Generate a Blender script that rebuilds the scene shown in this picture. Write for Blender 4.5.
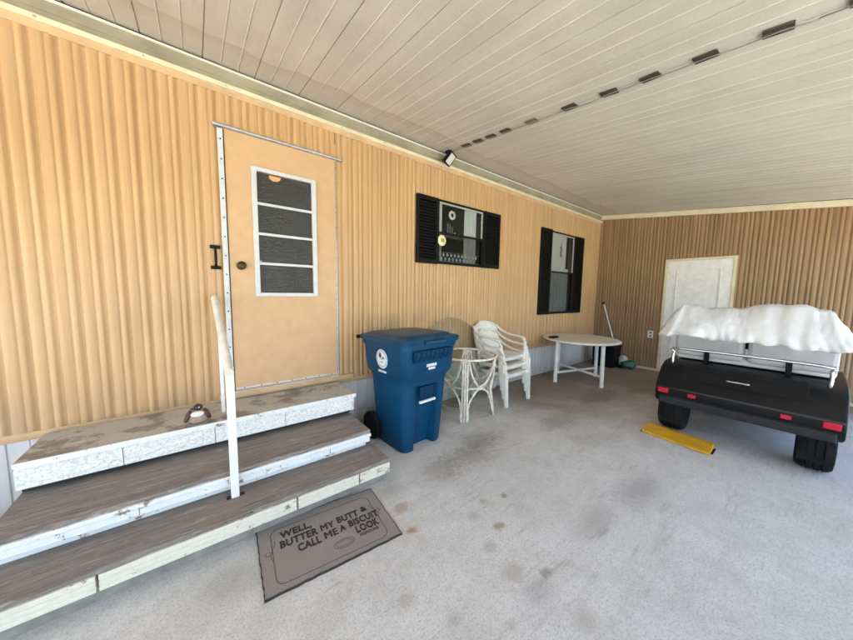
import bpy, bmesh, math, random
from mathutils import Vector, Matrix
random.seed(7)
S = bpy.context.scene
for o in list(bpy.data.objects): bpy.data.objects.remove(o)
C = S.collection
R = math.radians

# ---------------------------------------------------------------- camera
cam = bpy.data.objects.new('camera', bpy.data.cameras.new('camera')); C.objects.link(cam)
YAW, PIT, ROL = 0.6571826913, -0.0937616537, 0.0151664128
F = Vector((math.sin(YAW)*math.cos(PIT), math.cos(YAW)*math.cos(PIT), math.sin(PIT)))
Rt = Vector((math.cos(YAW), -math.sin(YAW), 0)); Up = Rt.cross(F)
r_ = math.cos(ROL)*Rt + math.sin(ROL)*Up; u_ = -math.sin(ROL)*Rt + math.cos(ROL)*Up
M = Matrix((r_, u_, -F)).transposed().to_4x4(); M.translation = Vector((0, -2.9, 1.45))
cam.matrix_world = M
cam.data.sensor_width = 36; cam.data.lens = 36*295.59/853; cam.data.clip_start = .05; cam.data.clip_end = 2000
S.camera = cam
# ---------------------------------------------------------------- light
SUN_EL, SUN_AZ = 70, 30          # sun high, behind the house, from up-left
w = bpy.data.worlds.new('World'); S.world = w; w.use_nodes = True
nt = w.node_tree; nt.nodes.clear()
sky = nt.nodes.new('ShaderNodeTexSky'); sky.sky_type = 'NISHITA'; sky.sun_disc = False
sky.sun_elevation = R(SUN_EL); sky.sun_rotation = R(-SUN_AZ); sky.dust_density = 2.0
bg = nt.nodes.new('ShaderNodeBackground'); bg.inputs[1].default_value = .13
wo = nt.nodes.new('ShaderNodeOutputWorld'); nt.links.new(sky.outputs[0], bg.inputs[0]); nt.links.new(bg.outputs[0], wo.inputs[0])
sun = bpy.data.objects.new('sun', bpy.data.lights.new('sun', 'SUN')); C.objects.link(sun)
sun.data.energy = 5.0; sun.data.angle = R(.53); sun.data.color = (1, .95, .87)
sd = Vector((-math.sin(R(SUN_AZ))*math.cos(R(SUN_EL)), math.cos(R(SUN_AZ))*math.cos(R(SUN_EL)), math.sin(R(SUN_EL))))
sun.rotation_euler = sd.to_track_quat('Z', 'Y').to_euler()
S.view_settings.view_transform = 'Standard'; S.view_settings.look = 'None'
S.view_settings.exposure = 2.80; S.view_settings.gamma = 1; S.view_settings.use_curve_mapping = False
S.render.engine = 'CYCLES'
S.cycles.max_bounces = 10; S.cycles.diffuse_bounces = 6; S.cycles.transparent_max_bounces = 16

# ---------------------------------------------------------------- helpers
def link(name, me, mats, parent=None):
    o = bpy.data.objects.new(name, me); C.objects.link(o)
    for m in (mats if isinstance(mats, (list, tuple)) else [mats]): me.materials.append(m)
    if parent: o.parent = parent
    return o
def obj(name, bm, mats, parent=None, smooth=False, bevel=0, auto=None):
    me = bpy.data.meshes.new(name)
    bmesh.ops.recalc_face_normals(bm, faces=bm.faces[:])
    bm.to_mesh(me); bm.free()
    if smooth:
        for p in me.polygons: p.use_smooth = True
        if auto is not None: me.set_sharp_from_angle(angle=R(auto))
    o = link(name, me, mats, parent)
    if bevel:
        b = o.modifiers.new('bevel', 'BEVEL'); b.width = bevel; b.segments = 2; b.limit_method = 'ANGLE'; b.angle_limit = R(35)
    return o
def tag(o, label=None, cat=None, group=None, kind=None):
    if label: o['label'] = label
    if cat: o['category'] = cat
    if group: o['group'] = group
    if kind: o['kind'] = kind
    return o
def empty(name, loc=(0, 0, 0), rz=0, **k):
    o = bpy.data.objects.new(name, None); C.objects.link(o); o.location = loc; o.rotation_euler = (0, 0, rz)
    o.empty_display_size = .1
    return tag(o, **k)
def box(bm, x0, x1, y0, y1, z0, z1, mi=0):
    v = [bm.verts.new((x, y, z)) for z in (z0, z1) for x, y in ((x0, y0), (x1, y0), (x1, y1), (x0, y1))]
    for q in ((3, 2, 1, 0), (4, 5, 6, 7), (0, 1, 5, 4), (1, 2, 6, 5), (2, 3, 7, 6), (3, 0, 4, 7)):
        f = bm.faces.new([v[i] for i in q]); f.material_index = mi
def boxed(name, x0, x1, y0, y1, z0, z1, m, parent=None, bevel=0):
    bm = bmesh.new(); box(bm, x0, x1, y0, y1, z0, z1); return obj(name, bm, m, parent, bevel=bevel)
def extr(bm, pts, f0, f1, mi=0, caps=True):
    """closed outline pts (list of 2-tuples), f0/f1 map a 2-tuple to 3D at both ends"""
    a = [bm.verts.new(f0(p)) for p in pts]; b = [bm.verts.new(f1(p)) for p in pts]; n = len(pts)
    for i in range(n):
        j = (i+1) % n; f = bm.faces.new((a[i], a[j], b[j], b[i])); f.material_index = mi
    if caps:
        f = bm.faces.new(a); f.material_index = mi; f = bm.faces.new(b[::-1]); f.material_index = mi
def smooth_path(P, k=6):
    P = [Vector(p) for p in P]
    if len(P) < 3: return P
    Q = [P[0]*2-P[1]]+P+[P[-1]*2-P[-2]]; out = []
    for i in range(1, len(Q)-2):
        for s in range(k):
            t = s/k; a, b, c, d = Q[i-1:i+3]
            out.append(.5*((2*b)+(c-a)*t+(2*a-5*b+4*c-d)*t*t+(3*b-a-3*c+d)*t**3))
    out.append(P[-1]); return out
def tube(bm, P, rad, n=8, up=(0, 0, 1), flat=1.0, cap=True, closed=False, square=False):
    """sweep an ellipse (rad, rad*flat) or box along P"""
    P = [Vector(p) for p in P]; rings = []; N = len(P)
    for i, p in enumerate(P):
        if closed: t = P[(i+1) % N]-P[i-1]
        else: t = P[min(i+1, N-1)]-P[max(i-1, 0)]
        t.normalize(); u = Vector(up)
        if abs(t.dot(u)) > .97: u = Vector((1, 0, 0)) if abs(t.x) < .9 else Vector((0, 1, 0))
        s = t.cross(u).normalized(); v = s.cross(t).normalized()
        rr = rad[i] if isinstance(rad, (list, tuple)) else rad
        if square: cs = [(1, 1), (-1, 1), (-1, -1), (1, -1)]
        else: cs = [(math.cos(2*math.pi*j/n), math.sin(2*math.pi*j/n)) for j in range(n)]
        rings.append([bm.verts.new(p+s*(c*rr)+v*(q*rr*flat)) for c, q in cs])
    m = len(rings[0])
    for i in range(N if closed else N-1):
        a, b = rings[i], rings[(i+1) % N]
        for j in range(m): bm.faces.new((a[j], a[(j+1) % m], b[(j+1) % m], b[j]))
    if cap and not closed: bm.faces.new(rings[0][::-1]); bm.faces.new(rings[-1])
def cyl(bm, c, r0, r1, h, n=24, axis='z'):
    c = Vector(c); A = []
    for k, (rr, t) in enumerate(((r0, 0), (r1, h))):
        ring = []
        for j in range(n):
            a = 2*math.pi*j/n; x, y = rr*math.cos(a), rr*math.sin(a)
            ring.append(bm.verts.new(c+Vector({'z': (x, y, t), 'x': (t, x, y), 'y': (x, t, y)}[axis])))
        A.append(ring)
    for j in range(n): bm.faces.new((A[0][j], A[0][(j+1) % n], A[1][(j+1) % n], A[1][j]))
    bm.faces.new(A[0][::-1]); bm.faces.new(A[1])
def lathe(bm, prof, c=(0, 0, 0), n=32, axis='z'):
    c = Vector(c); A = []
    for rr, t in prof:
        ring = []
        for j in range(n):
            a = 2*math.pi*j/n; x, y = rr*math.cos(a), rr*math.sin(a)
            ring.append(bm.verts.new(c+Vector({'z': (x, y, t), 'x': (t, x, y), 'y': (x, t, y)}[axis])))
        A.append(ring)
    for k in range(len(A)-1):
        for j in range(n): bm.faces.new((A[k][j], A[k][(j+1) % n], A[k+1][(j+1) % n], A[k+1][j]))
    bm.faces.new(A[0][::-1]); bm.faces.new(A[-1])

# ---------------------------------------------------------------- materials
class G:
    def __init__(s, name, rough=.6, **kw):
        s.m = bpy.data.materials.new(name); s.m.use_nodes = True; s.t = s.m.node_tree; s.n = s.t.nodes
        s.p = s.n['Principled BSDF']; s.p.inputs['Roughness'].default_value = rough
        for k, v in kw.items(): s.p.inputs[k.replace('_', ' ')].default_value = v
        s.co = s.n.new('ShaderNodeTexCoord').outputs['Object']
    def l(s, a, b): s.t.links.new(a, b)
    def mapp(s, sc, rot=(0, 0, 0), loc=(0, 0, 0)):
        m = s.n.new('ShaderNodeMapping'); m.inputs['Scale'].default_value = sc; m.inputs['Rotation'].default_value = rot
        m.inputs['Location'].default_value = loc; s.l(s.co, m.inputs[0]); return m.outputs[0]
    def noise(s, scale, detail=4, rough=.55, vec=None, dist=0):
        n = s.n.new('ShaderNodeTexNoise'); n.inputs['Scale'].default_value = scale; n.inputs['Detail'].default_value = detail
        n.inputs['Roughness'].default_value = rough; n.inputs['Distortion'].default_value = dist
        s.l(vec or s.co, n.inputs['Vector']); return n.outputs['Fac']
    def ramp(s, f, stops, interp='LINEAR'):
        r = s.n.new('ShaderNodeValToRGB'); e = r.color_ramp.elements; r.color_ramp.interpolation = interp
        while len(e) < len(stops): e.new(.5)
        for q, (p, c) in zip(e, stops):
            q.position = p; q.color = (*c, 1) if isinstance(c, (list, tuple)) else (c, c, c, 1)
        s.l(f, r.inputs[0]); return r.outputs[0]
    def mix(s, f, a, b, mode='MIX'):
        m = s.n.new('ShaderNodeMix'); m.data_type = 'RGBA'; m.blend_type = mode
        for i, v in ((0, f), (6, a), (7, b)):
            if isinstance(v, (int, float)): m.inputs[i].default_value = v
            elif isinstance(v, tuple): m.inputs[i].default_value = (*v, 1)
            else: s.l(v, m.inputs[i])
        return m.outputs[2]
    def math(s, op, a, b=0.0, c=None):
        m = s.n.new('ShaderNodeMath'); m.operation = op
        for i, v in enumerate((a, b) if c is None else (a, b, c)):
            if isinstance(v, (int, float)): m.inputs[i].default_value = v
            else: s.l(v, m.inputs[i])
        return m.outputs[0]
    def sep(s, v=None):
        x = s.n.new('ShaderNodeSeparateXYZ'); s.l(v or s.co, x.inputs[0]); return x.outputs
    def col(s, c):
        if isinstance(c, tuple): s.p.inputs['Base Color'].default_value = (*c, 1)
        else: s.l(c, s.p.inputs['Base Color'])
        return s
    def rough(s, f): s.l(f, s.p.inputs['Roughness']); return s
    def bump(s, f, st=.3, d=.01):
        b = s.n.new('ShaderNodeBump'); b.inputs['Strength'].default_value = st; b.inputs['Distance'].default_value = d
        s.l(f, b.inputs['Height']); s.l(b.outputs[0], s.p.inputs['Normal']); return s
def plain(name, c, rough=.5, var=.12, nscale=14, bump=.08, metal=0, **kw):
    g = G(name, rough, Metallic=metal, **kw)
    n = g.noise(nscale, 5)
    k = g.ramp(n, [(.3, 1-var), (.7, 1+var*.4)])
    g.col(g.mix(1.0, c, k, 'MULTIPLY'))
    if bump: g.bump(g.noise(nscale*7, 3), bump, .004)
    return g.m
def siding_mat(name, light, dark):
    g = G(name, .42)
    st = g.noise(1, 5, .6, g.mapp((26, 26, .5)))
    fine = g.noise(1, 4, .7, g.mapp((110, 110, 1.6)))
    c = g.mix(g.ramp(st, [(.34, 0.), (.68, 1.)]), light, dark)
    c = g.mix(g.ramp(fine, [(.5, 0.), (.8, .35)]), c, (dark[0]*.8, dark[1]*.78, dark[2]*.72))
    x = g.sep()
    # dust and splash grime along the foot of the wall, patchy
    low = g.math('MULTIPLY', g.ramp(x[2], [(.50, 1.), (.95, 0.)]), g.ramp(g.noise(3.5, 5), [(.36, 0.), (.70, .6)]))
    c = g.mix(low, c, (.33, .25, .17))
    blot = g.ramp(g.noise(1.1, 4), [(.3, .9), (.7, 1.04)])
    g.col(g.mix(1., c, blot, 'MULTIPLY'))
    g.bump(fine, .12, .003); return g.m
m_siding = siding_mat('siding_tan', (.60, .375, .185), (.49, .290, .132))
m_siding_back = siding_mat('siding_shed_shaded', (.36, .218, .100), (.22, .125, .052))  # tan siding darkened so the colour carries the shade on the shed wall
m_door = plain('door_paint', (.60, .375, .200), .5, .08, 9, .15)
m_cream = plain('cream_trim', (.70, .62, .42), .5, .14, 7)
m_tanstrip = plain('tan_strip', (.60, .40, .22), .55, .2, 5)
m_gutter = plain('olive_channel', (.335, .295, .205), .45, .25, 4)
m_whitetrim = plain('bright_lip', (.78, .75, .62), .4, .1, 9)
m_alu = plain('aluminium', (.66, .66, .67), .38, .2, 18, .1, metal=.55)
m_alu_white = plain('mill_white', (.60, .605, .61), .42, .1, 18, .06)
m_sash = plain('aged_sash', (.42, .42, .40), .5, .25, 18, .1)
m_zinc = plain('grey_metal_strip', (.42, .43, .45), .45, .3, 30, .15, metal=.5)
m_black = plain('black_vinyl', (.0045, .0042, .0045), .55, .3, 20, .05, Specular_IOR_Level=.22)
m_blackmat = plain('black_rubber', (.008, .008, .008), .8, .3, 30, .2, Specular_IOR_Level=.2)
m_bronze = plain('bronze_knob', (.055, .038, .022), .32, .3, 40, .05, metal=.7)
m_skirt = None
g = G('skirting_white', .55); n = g.noise(1, 4, .6, g.mapp((14, 14, .8)))
x = g.sep()
c = g.mix(g.ramp(n, [(.3, 0.), (.75, 1.)]), (.68, .68, .69), (.52, .52, .53))
dirt = g.math('MULTIPLY', g.ramp(x[2], [(.02, 1.), (.25, 0.)]), g.ramp(g.noise(9, 5), [(.35, .2), (.7, 1.)]))
c = g.mix(g.math('MULTIPLY', dirt, .75), c, (.30, .26, .20)); g.col(c); m_skirt = g.m

# ceiling: painted panels with a tide-marked water stain along the house
g = G('ceiling_panels', .55); x = g.sep()
edge = g.math('ADD', g.math('MULTIPLY', g.noise(1.3, 3, .5, g.mapp((1, .05, 1))), .42), .12)        # stain width by x
wob = g.math('MULTIPLY', g.noise(9, 3), .07)
dist = g.math('SUBTRACT', g.math('ADD', edge, wob), g.math('MULTIPLY', x[1], -1.0))      # >0 inside the stain
inside = g.ramp(dist, [(.0, 0.), (.012, 1.)]); rim = g.math('MULTIPLY', inside, g.ramp(dist, [(.0, 1.), (.07, .0)]))
dist2 = g.math('SUBTRACT', dist, .10); in2 = g.math('MULTIPLY', g.ramp(dist2, [(0., 0.), (.02, 1.)]), .25)
base = g.mix(g.ramp(g.noise(1, 4, .6, g.mapp((7, .8, 1))), [(.3, 0.), (.7, 1.)]), (.62, .575, .48), (.545, .50, .415))
speck = g.ramp(g.noise(70, 2), [(.30, .93), (.5, 1.)]); base = g.mix(1., base, speck, 'MULTIPLY')
smut = g.ramp(g.noise(1.6, 6, .65), [(.42, 1.0), (.78, .86)]); base = g.mix(1., base, smut, 'MULTIPLY')
c = g.mix(g.math('MULTIPLY', inside, .52), base, (.43, .375, .30)); c = g.mix(g.math('MULTIPLY', rim, .38), c, (.36, .30, .22)); c = g.mix(in2, c, (.60, .53, .44))
g.col(c); g.bump(g.noise(60, 3), .18, .004); m_ceil = g.m
m_seam = plain('ceiling_seam_dark', (.20, .18, .15), .8, .2, 20)

# concrete
g = G('concrete', .78); x = g.sep()
n1 = g.noise(.75, 6, .62, dist=.4); n2 = g.noise(5, 6, .65); n3 = g.noise(95, 3, .7); n4 = g.noise(420, 2, .6)
c = g.mix(g.ramp(n1, [(.32, 0.), (.68, 1.)]), (.72, .70, .665), (.61, .59, .545))
c = g.mix(g.ramp(n2, [(.42, 0.), (.72, .55)]), c, (.48, .46, .41))
mot = g.noise(22, 6, .75)
c = g.mix(g.ramp(mot, [(.50, 0.), (.68, .40)]), c, (.43, .41, .37))
c = g.mix(g.ramp(mot, [(.34, .35), (.46, 0.)]), c, (.76, .755, .74))
c = g.mix(g.ramp(n3, [(.50, 0.), (.64, .5)]), c, (.32, .305, .275))
vv = g.n.new('ShaderNodeTexVoronoi'); vv.inputs['Scale'].default_value = 34; g.l(g.co, vv.inputs['Vector'])
pit = g.math('MULTIPLY', g.ramp(vv.outputs['Distance'], [(.07, 1.), (.13, 0.)]), g.ramp(g.noise(2.3, 3), [(.52, 0.), (.64, .8)]))
c = g.mix(pit, c, (.13, .115, .095))
c = g.mix(g.ramp(n3, [(.30, .45), (.42, 0.)]), c, (.70, .70, .69))
c = g.mix(g.ramp(n4, [(.62, 0.), (.70, .5)]), c, (.16, .15, .13))
# brown stains and painted-in shade deepening toward the back shed; browner along the skirting
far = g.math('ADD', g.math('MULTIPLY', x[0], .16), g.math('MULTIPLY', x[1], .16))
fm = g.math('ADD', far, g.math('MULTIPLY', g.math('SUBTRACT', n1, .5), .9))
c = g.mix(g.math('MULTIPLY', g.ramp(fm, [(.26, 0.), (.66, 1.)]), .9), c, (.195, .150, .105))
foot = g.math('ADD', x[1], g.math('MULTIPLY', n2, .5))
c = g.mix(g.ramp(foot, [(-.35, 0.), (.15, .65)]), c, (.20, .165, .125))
# long scuffs / drip streaks
sc = g.noise(1, 5, .7, g.mapp((2.2, 13, 1), rot=(0, 0, R(35)))); patch = g.ramp(g.noise(1.1, 3), [(.5, 0.), (.66, 1.)])
c = g.mix(g.math('MULTIPLY', g.ramp(sc, [(.54, 0.), (.68, .55)]), patch), c, (.19, .165, .135))
sc2 = g.noise(1, 6, .75, g.mapp((3.5, 30, 1), rot=(0, 0, R(-28)))); patch2 = g.ramp(g.noise(1.7, 3, .5, g.mapp((1, 1, 1), loc=(7, 3, 0))), [(.50, 0.), (.60, 1.)])
c = g.mix(g.math('MULTIPLY', g.ramp(sc2, [(.55, 0.), (.66, .45)]), patch2), c, (.17, .15, .125))
def spot(px, py, rx, ry, col, amt, c, lo=.35):
    dx = g.math('DIVIDE', g.math('SUBTRACT', x[0], px), rx); dy = g.math('DIVIDE', g.math('SUBTRACT', x[1], py), ry)
    d = g.math('SQRT', g.math('ADD', g.math('MULTIPLY', dx, dx), g.math('MULTIPLY', dy, dy)))
    d = g.math('ADD', d, g.math('MULTIPLY', g.math('SUBTRACT', n2, .5), 1.8)); d = g.math('ADD', d, g.math('MULTIPLY', g.math('SUBTRACT', mot, .5), 2.4))
    return g.mix(g.math('MULTIPLY', g.ramp(d, [(lo, 1.), (1., 0.)]), amt), c, col)
SPOTS = [(0.972, -1.527, 0.06, 0.035, (0.42, 0.2, 0.09), 0.9), (1.023, -1.335, 0.07, 0.05, (0.40, 0.25, 0.14), 0.65), (1.685, -1.664, 0.035, 0.03, (0.27, 0.2, 0.11), 0.8), (1.516, -1.615, 0.05, 0.04, (0.32, 0.27, 0.19), 0.5), (1.422, -1.822, 0.05, 0.035, (0.3, 0.22, 0.11), 0.75), (1.235, -2.064, 0.09, 0.06, (0.34, 0.29, 0.2), 0.5), (1.379, -2.171, 0.045, 0.035, (0.27, 0.22, 0.14), 0.7), (1.362, -1.674, 0.05, 0.05, (0.28, 0.25, 0.2), 0.4), (1.262, -1.894, 0.05, 0.04, (0.3, 0.26, 0.2), 0.4), (2.555, -2.236, 0.35, 0.14, (0.24, 0.23, 0.21), 0.5), (1.968, -2.165, 0.28, 0.1, (0.26, 0.25, 0.22), 0.4), (1.507, -1.159, 0.25, 0.2, (0.24, 0.2, 0.15), 0.45), (1.87, -1.146, 0.4, 0.22, (0.22, 0.19, 0.15), 0.5), (2.148, -1.014, 0.4, 0.2, (0.2, 0.17, 0.13), 0.5), (4.564, -1.141, 0.6, 0.25, (0.15, 0.12, 0.09), 0.6), (5.126, -1.377, 0.3, 0.12, (0.3, 0.15, 0.05), 0.5), (3.255, -1.241, 0.5, 0.2, (0.2, 0.17, 0.13), 0.45), (1.051, -1.13, 0.15, 0.1, (0.24, 0.22, 0.17), 0.4), (0.082, -1.256, 0.2, 0.15, (0.25, 0.23, 0.19), 0.4), (1.306, -2.402, 0.08, 0.07, (0.3, 0.25, 0.18), 0.35), (1.267, -2.205, 0.12, 0.08, (0.27, 0.27, 0.26), 0.35), (0.84, -2.052, 0.05, 0.04, (0.24, 0.22, 0.18), 0.4), (0.71, -1.847, 0.06, 0.05, (0.28, 0.24, 0.18), 0.4)]
for s_ in SPOTS: c = spot(*s_[:4], s_[4], s_[5], c)
g.col(c); g.bump(g.math('ADD', g.math('MULTIPLY', n3, .8), g.math('ADD', n4, mot)), .55, .005); m_conc = g.m

def wood_mat(name, a, b, d, paint=None):
    g = G(name, .8)
    n = g.noise(1, 7, .7, g.mapp((2.2, 34, 30)), dist=.6); f = g.noise(1, 4, .8, g.mapp((7, 150, 120)))
    c = g.mix(g.ramp(n, [(.30, 0.), (.68, 1.)]), a, b)
    c = g.mix(g.ramp(f, [(.48, 0.), (.72, .7)]), c, d)
    c = g.mix(g.ramp(g.noise(3.2, 5), [(.5, 0.), (.78, .55)]), c, (.25, .165, .11))
    c = g.mix(g.ramp(g.noise(1, 6, .75, g.mapp((5, 22, 20), loc=(3, 1, 0))), [(.56, 0.), (.63, .6)]), c, (.40, .36, .32))
    c = g.mix(g.ramp(g.noise(1, 6, .75, g.mapp((1.5, 60, 50), loc=(1, 5, 0))), [(.60, 0.), (.66, .85)]), c, (.035, .028, .023))
    if paint:
        m = g.math('ADD', g.noise(4, 6, .7), g.math('MULTIPLY', f, .22))
        c = g.mix(g.ramp(m, [(paint[3], 0.), (paint[3]+.05, 1.)]), c, paint[:3])
    g.col(c); g.bump(g.math('ADD', n, f), .7, .006); return g.m
m_tread = wood_mat('weathered_tread', (.31, .27, .235), (.18, .15, .125), (.065, .052, .043))
m_tread_top = wood_mat('worn_painted_tread', (.34, .30, .26), (.23, .20, .17), (.08, .07, .06), paint=(.47, .44, .39, .56))
def chippy(name, pc, thr):
    g = G(name, .6)
    n = g.math('ADD', g.noise(9, 7, .75), g.math('MULTIPLY', g.noise(1, 4, .6, g.mapp((6, 90, 90))), .25))
    c = g.mix(g.ramp(n, [(thr, 0.), (thr+.025, 1.)]), pc, (.27, .20, .15))
    c = g.mix(g.ramp(g.noise(30, 4), [(.45, 0.), (.8, .3)]), c, (.45, .42, .37))
    g.col(c); g.bump(g.math('SUBTRACT', 1., g.ramp(n, [(thr, 0.), (thr+.025, 1.)])), .5, .003); return g.m
m_whitechip = chippy('chipped_white_paint', (.76, .76, .74), .705)
m_creamchip = chippy('chipped_cream_paint', (.70, .655, .53), .735)
g = G('split_face_block', .75); v = g.noise(75, 5, .7); v2 = g.noise(7, 5, .7)
c = g.mix(g.ramp(v, [(.36, 0.), (.52, 1.)]), (.58, .565, .53), (.82, .82, .80)); c = g.mix(g.ramp(v2, [(.60, 0.), (.70, .6)]), c, (.52, .48, .42)); g.col(c); g.bump(v, .8, .008); m_block = g.m
m_riser = plain('bare_block_riser', (.30, .27, .22), .9, .3, 14, .4)
m_shadow = plain('gap_shadow', (.05, .04, .032), .9, .3, 10)  # near-black colour paints the shadow in the gap under the blocks

m_blue = plain('bin_blue_plastic', (.0006, .050, .122), .42, .22, 6, .12, Specular_IOR_Level=.24)
m_blue_lid = plain('bin_lid_plastic', (.0008, .050, .115), .38, .2, 12, .15, Specular_IOR_Level=.32)
m_blue_dark = plain('bin_blue_recess', (.0005, .030, .078), .6, .2, 12, .1, Specular_IOR_Level=.15)
m_whiteplas = plain('white_resin', (.77, .74, .67), .38, .16, 11, .05)
g = G('white_resin_lattice', .42); 
br = g.n.new('ShaderNodeTexVoronoi'); br.inputs['Scale'].default_value = 48; g.l(g.co, br.inputs['Vector'])
g.col(g.mix(g.ramp(br.outputs['Distance'], [(.18, 1.), (.36, 0.)]), (.77, .745, .68), (.60, .56, .48))); m_lattice = g.m
m_whitepaint = plain('white_paint', (.78, .78, .76), .45, .12, 16, .08)
m_tabletop = plain('table_top_cream', (.74, .685, .58), .35, .14, 7, .04)
m_rail = plain('handrail_cream', (.72, .69, .62), .5, .16, 12, .15)
g = G('rattan_whitewash', .55); n = g.noise(24, 5)
g.col(g.mix(g.ramp(n, [(.40, 0.), (.68, 1.)]), (.76, .72, .64), (.55, .45, .33))); g.bump(g.noise(120, 3), .3, .003); m_rattan = g.m
def glass_mat(name, tint, k, rough=.02, bumpv=0, gloss=(.8, .85, .85), body=None):
    m = bpy.data.materials.new(name); m.use_nodes = True; t = m.node_tree; t.nodes.clear()
    o = t.nodes.new('ShaderNodeOutputMaterial'); a = t.nodes.new('ShaderNodeBsdfTransparent'); a.inputs[0].default_value = (*tint, 1)
    b = t.nodes.new('ShaderNodeBsdfGlossy'); b.inputs['Roughness'].default_value = rough; b.inputs[0].default_value = (*gloss, 1)
    f = t.nodes.new('ShaderNodeLayerWeight'); f.inputs[0].default_value = .5
    p = t.nodes.new('ShaderNodeMath'); p.operation = 'POWER'; p.inputs[1].default_value = 3.; t.links.new(f.outputs['Facing'], p.inputs[0])
    q = t.nodes.new('ShaderNodeMath'); q.operation = 'MULTIPLY_ADD'; q.inputs[1].default_value = .6; q.inputs[2].default_value = k; q.use_clamp = True; t.links.new(p.outputs[0], q.inputs[0])
    x = t.nodes.new('ShaderNodeMixShader'); t.links.new(q.outputs[0], x.inputs[0])
    src = a
    if body:
        d = t.nodes.new('ShaderNodeBsdfDiffuse'); d.inputs[0].default_value = (*body[:3], 1); y = t.nodes.new('ShaderNodeMixShader'); y.inputs[0].default_value = body[3]
        t.links.new(a.outputs[0], y.inputs[1]); t.links.new(d.outputs[0], y.inputs[2]); src = y
    t.links.new(src.outputs[0], x.inputs[1]); t.links.new(b.outputs[0], x.inputs[2]); t.links.new(x.outputs[0], o.inputs[0])
    if bumpv:
        tc = t.nodes.new('ShaderNodeTexCoord'); mp = t.nodes.new('ShaderNodeMapping'); mp.inputs['Scale'].default_value = (12, 12, 95)
        nz = t.nodes.new('ShaderNodeTexNoise'); nz.inputs['Scale'].default_value = 1.5; bp = t.nodes.new('ShaderNodeBump')
        bp.inputs['Strength'].default_value = bumpv; bp.inputs['Distance'].default_value = .006
        t.links.new(tc.outputs['Object'], mp.inputs[0]); t.links.new(mp.outputs[0], nz.inputs['Vector'])
        t.links.new(nz.outputs[0], bp.inputs['Height']); t.links.new(bp.outputs[0], b.inputs['Normal'])
    return m
m_glass = glass_mat('window_glass', (.88, .90, .90), .05)
m_screen = glass_mat('insect_screen', (.62, .62, .62), .02, .6, gloss=(.12, .12, .12))
m_obscure = glass_mat('reeded_glass', (.40, .34, .28), .07, .20, 1., gloss=(.62, .62, .60), body=(.12, .115, .11, .20))
m_tableglass = glass_mat('tempered_glass', (.925, .94, .91), .04, .12, gloss=(.30, .31, .30))
m_curtain = plain('curtain_white', (.50, .52, .49), .85, .1, 3, .1)
m_sheer = plain('sheer_curtain', (.50, .53, .53), .9, .15, 3, .1)
m_room = plain('room_dark_panelling', (.050, .036, .026), .7, .3, 3)
m_lace = plain('lace_white', (.80, .82, .86), .8, .1, 10)
m_orn = plain('ornament_grey', (.16, .16, .16), .5, .2, 10)
m_flower = plain('sun_catcher_cream', (.82, .72, .42), .4, .1, 14); m_ochre = plain('ochre', (.48, .27, .07), .5, .2, 20)
def emis(name, c, s):
    m = bpy.data.materials.new(name); m.use_nodes = True; p = m.node_tree.nodes['Principled BSDF']
    p.inputs['Base Color'].default_value = (*c, 1); p.inputs['Emission Color'].default_value = (*c, 1); p.inputs['Emission Strength'].default_value = s; return m
m_lamp = emis('warm_lamp_glow', (1., .46, .16), .55)
m_mat = None
g = G('doormat_fibre', .95); n = g.noise(230, 3, .7)
c = g.mix(g.ramp(n, [(.35, 0.), (.65, 1.)]), (.20, .168, .148), (.36, .315, .28))
c = g.mix(g.ramp(g.noise(4, 5), [(.42, 0.), (.75, .4)]), c, (.33, .29, .26)); g.col(c); g.bump(n, .9, .004); m_mat = g.m
m_ink = plain('mat_print_dark', (.045, .035, .030), .95, .35, 60, .3)
m_ink2 = plain('mat_print_faded', (.11, .088, .076), .95, .35, 60, .3)
m_brownclip = plain('clip_brown', (.060, .042, .030), .5, .4, 26, .2); m_tanclip = plain('clip_tan', (.20, .125, .07), .5, .3, 26, .2)
m_cable = plain('cable_grey', (.22, .21, .21), .5, .1, 20)
m_lens = plain('flood_lens', (.62, .61, .56), .25, .1, 30)
m_yellow = plain('yellow_rubber', (.62, .33, .018), .5, .22, 12, .2)
m_cart = plain('cart_black_body', (.005, .005, .006), .30, .2, 10, .03, Specular_IOR_Level=.3); m_cartgrey = plain('cart_grey_plastic', (.02, .02, .021), .6, .2, 20, .1, Specular_IOR_Level=.25)
m_red = plain('tail_light_red', (.50, .01, .03), .15, .2, 30, .02); m_chrome = plain('chrome', (.6, .6, .6), .2, .1, 20, 0, metal=1)
m_canvas = plain('white_canvas', (.70, .70, .70), .8, .22, 5, .5)
m_green = plain('green_plastic', (.012, .13, .085), .4, .2, 14)
m_whitebag = plain('white_plastic_bag', (.62, .63, .64), .4, .2, 14, .2)
m_darkbox = plain('black_crate', (.004, .004, .004), .7, .3, 14, Specular_IOR_Level=.2)
m_stone = plain('stone_pink', (.40, .265, .20), .7, .25, 30, .4); m_stoned = plain('stone_wing_brown', (.10, .045, .03), .5, .4, 30, .3)
m_duckhead = plain('painted_dark_head', (.025, .027, .018), .35, .3, 30, .1); m_white = plain('painted_white', (.78, .76, .70), .6, .15, 40, .1)
g = G('grass', .9); n = g.noise(9, 6); g.col(g.mix(n, (.055, .10, .025), (.11, .14, .05))); m_grass = g.m

# ---------------------------------------------------------------- ground and slab
bm = bmesh.new(); box(bm, -150, 150, -150, 150, -.4, -.05); tag(obj('ground', bm, m_grass), kind='structure')
bm = bmesh.new(); box(bm, -16, 6.96, -11, .35, -.3, 0); slab = tag(obj('driveway', bm, m_conc), kind='structure')

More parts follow.
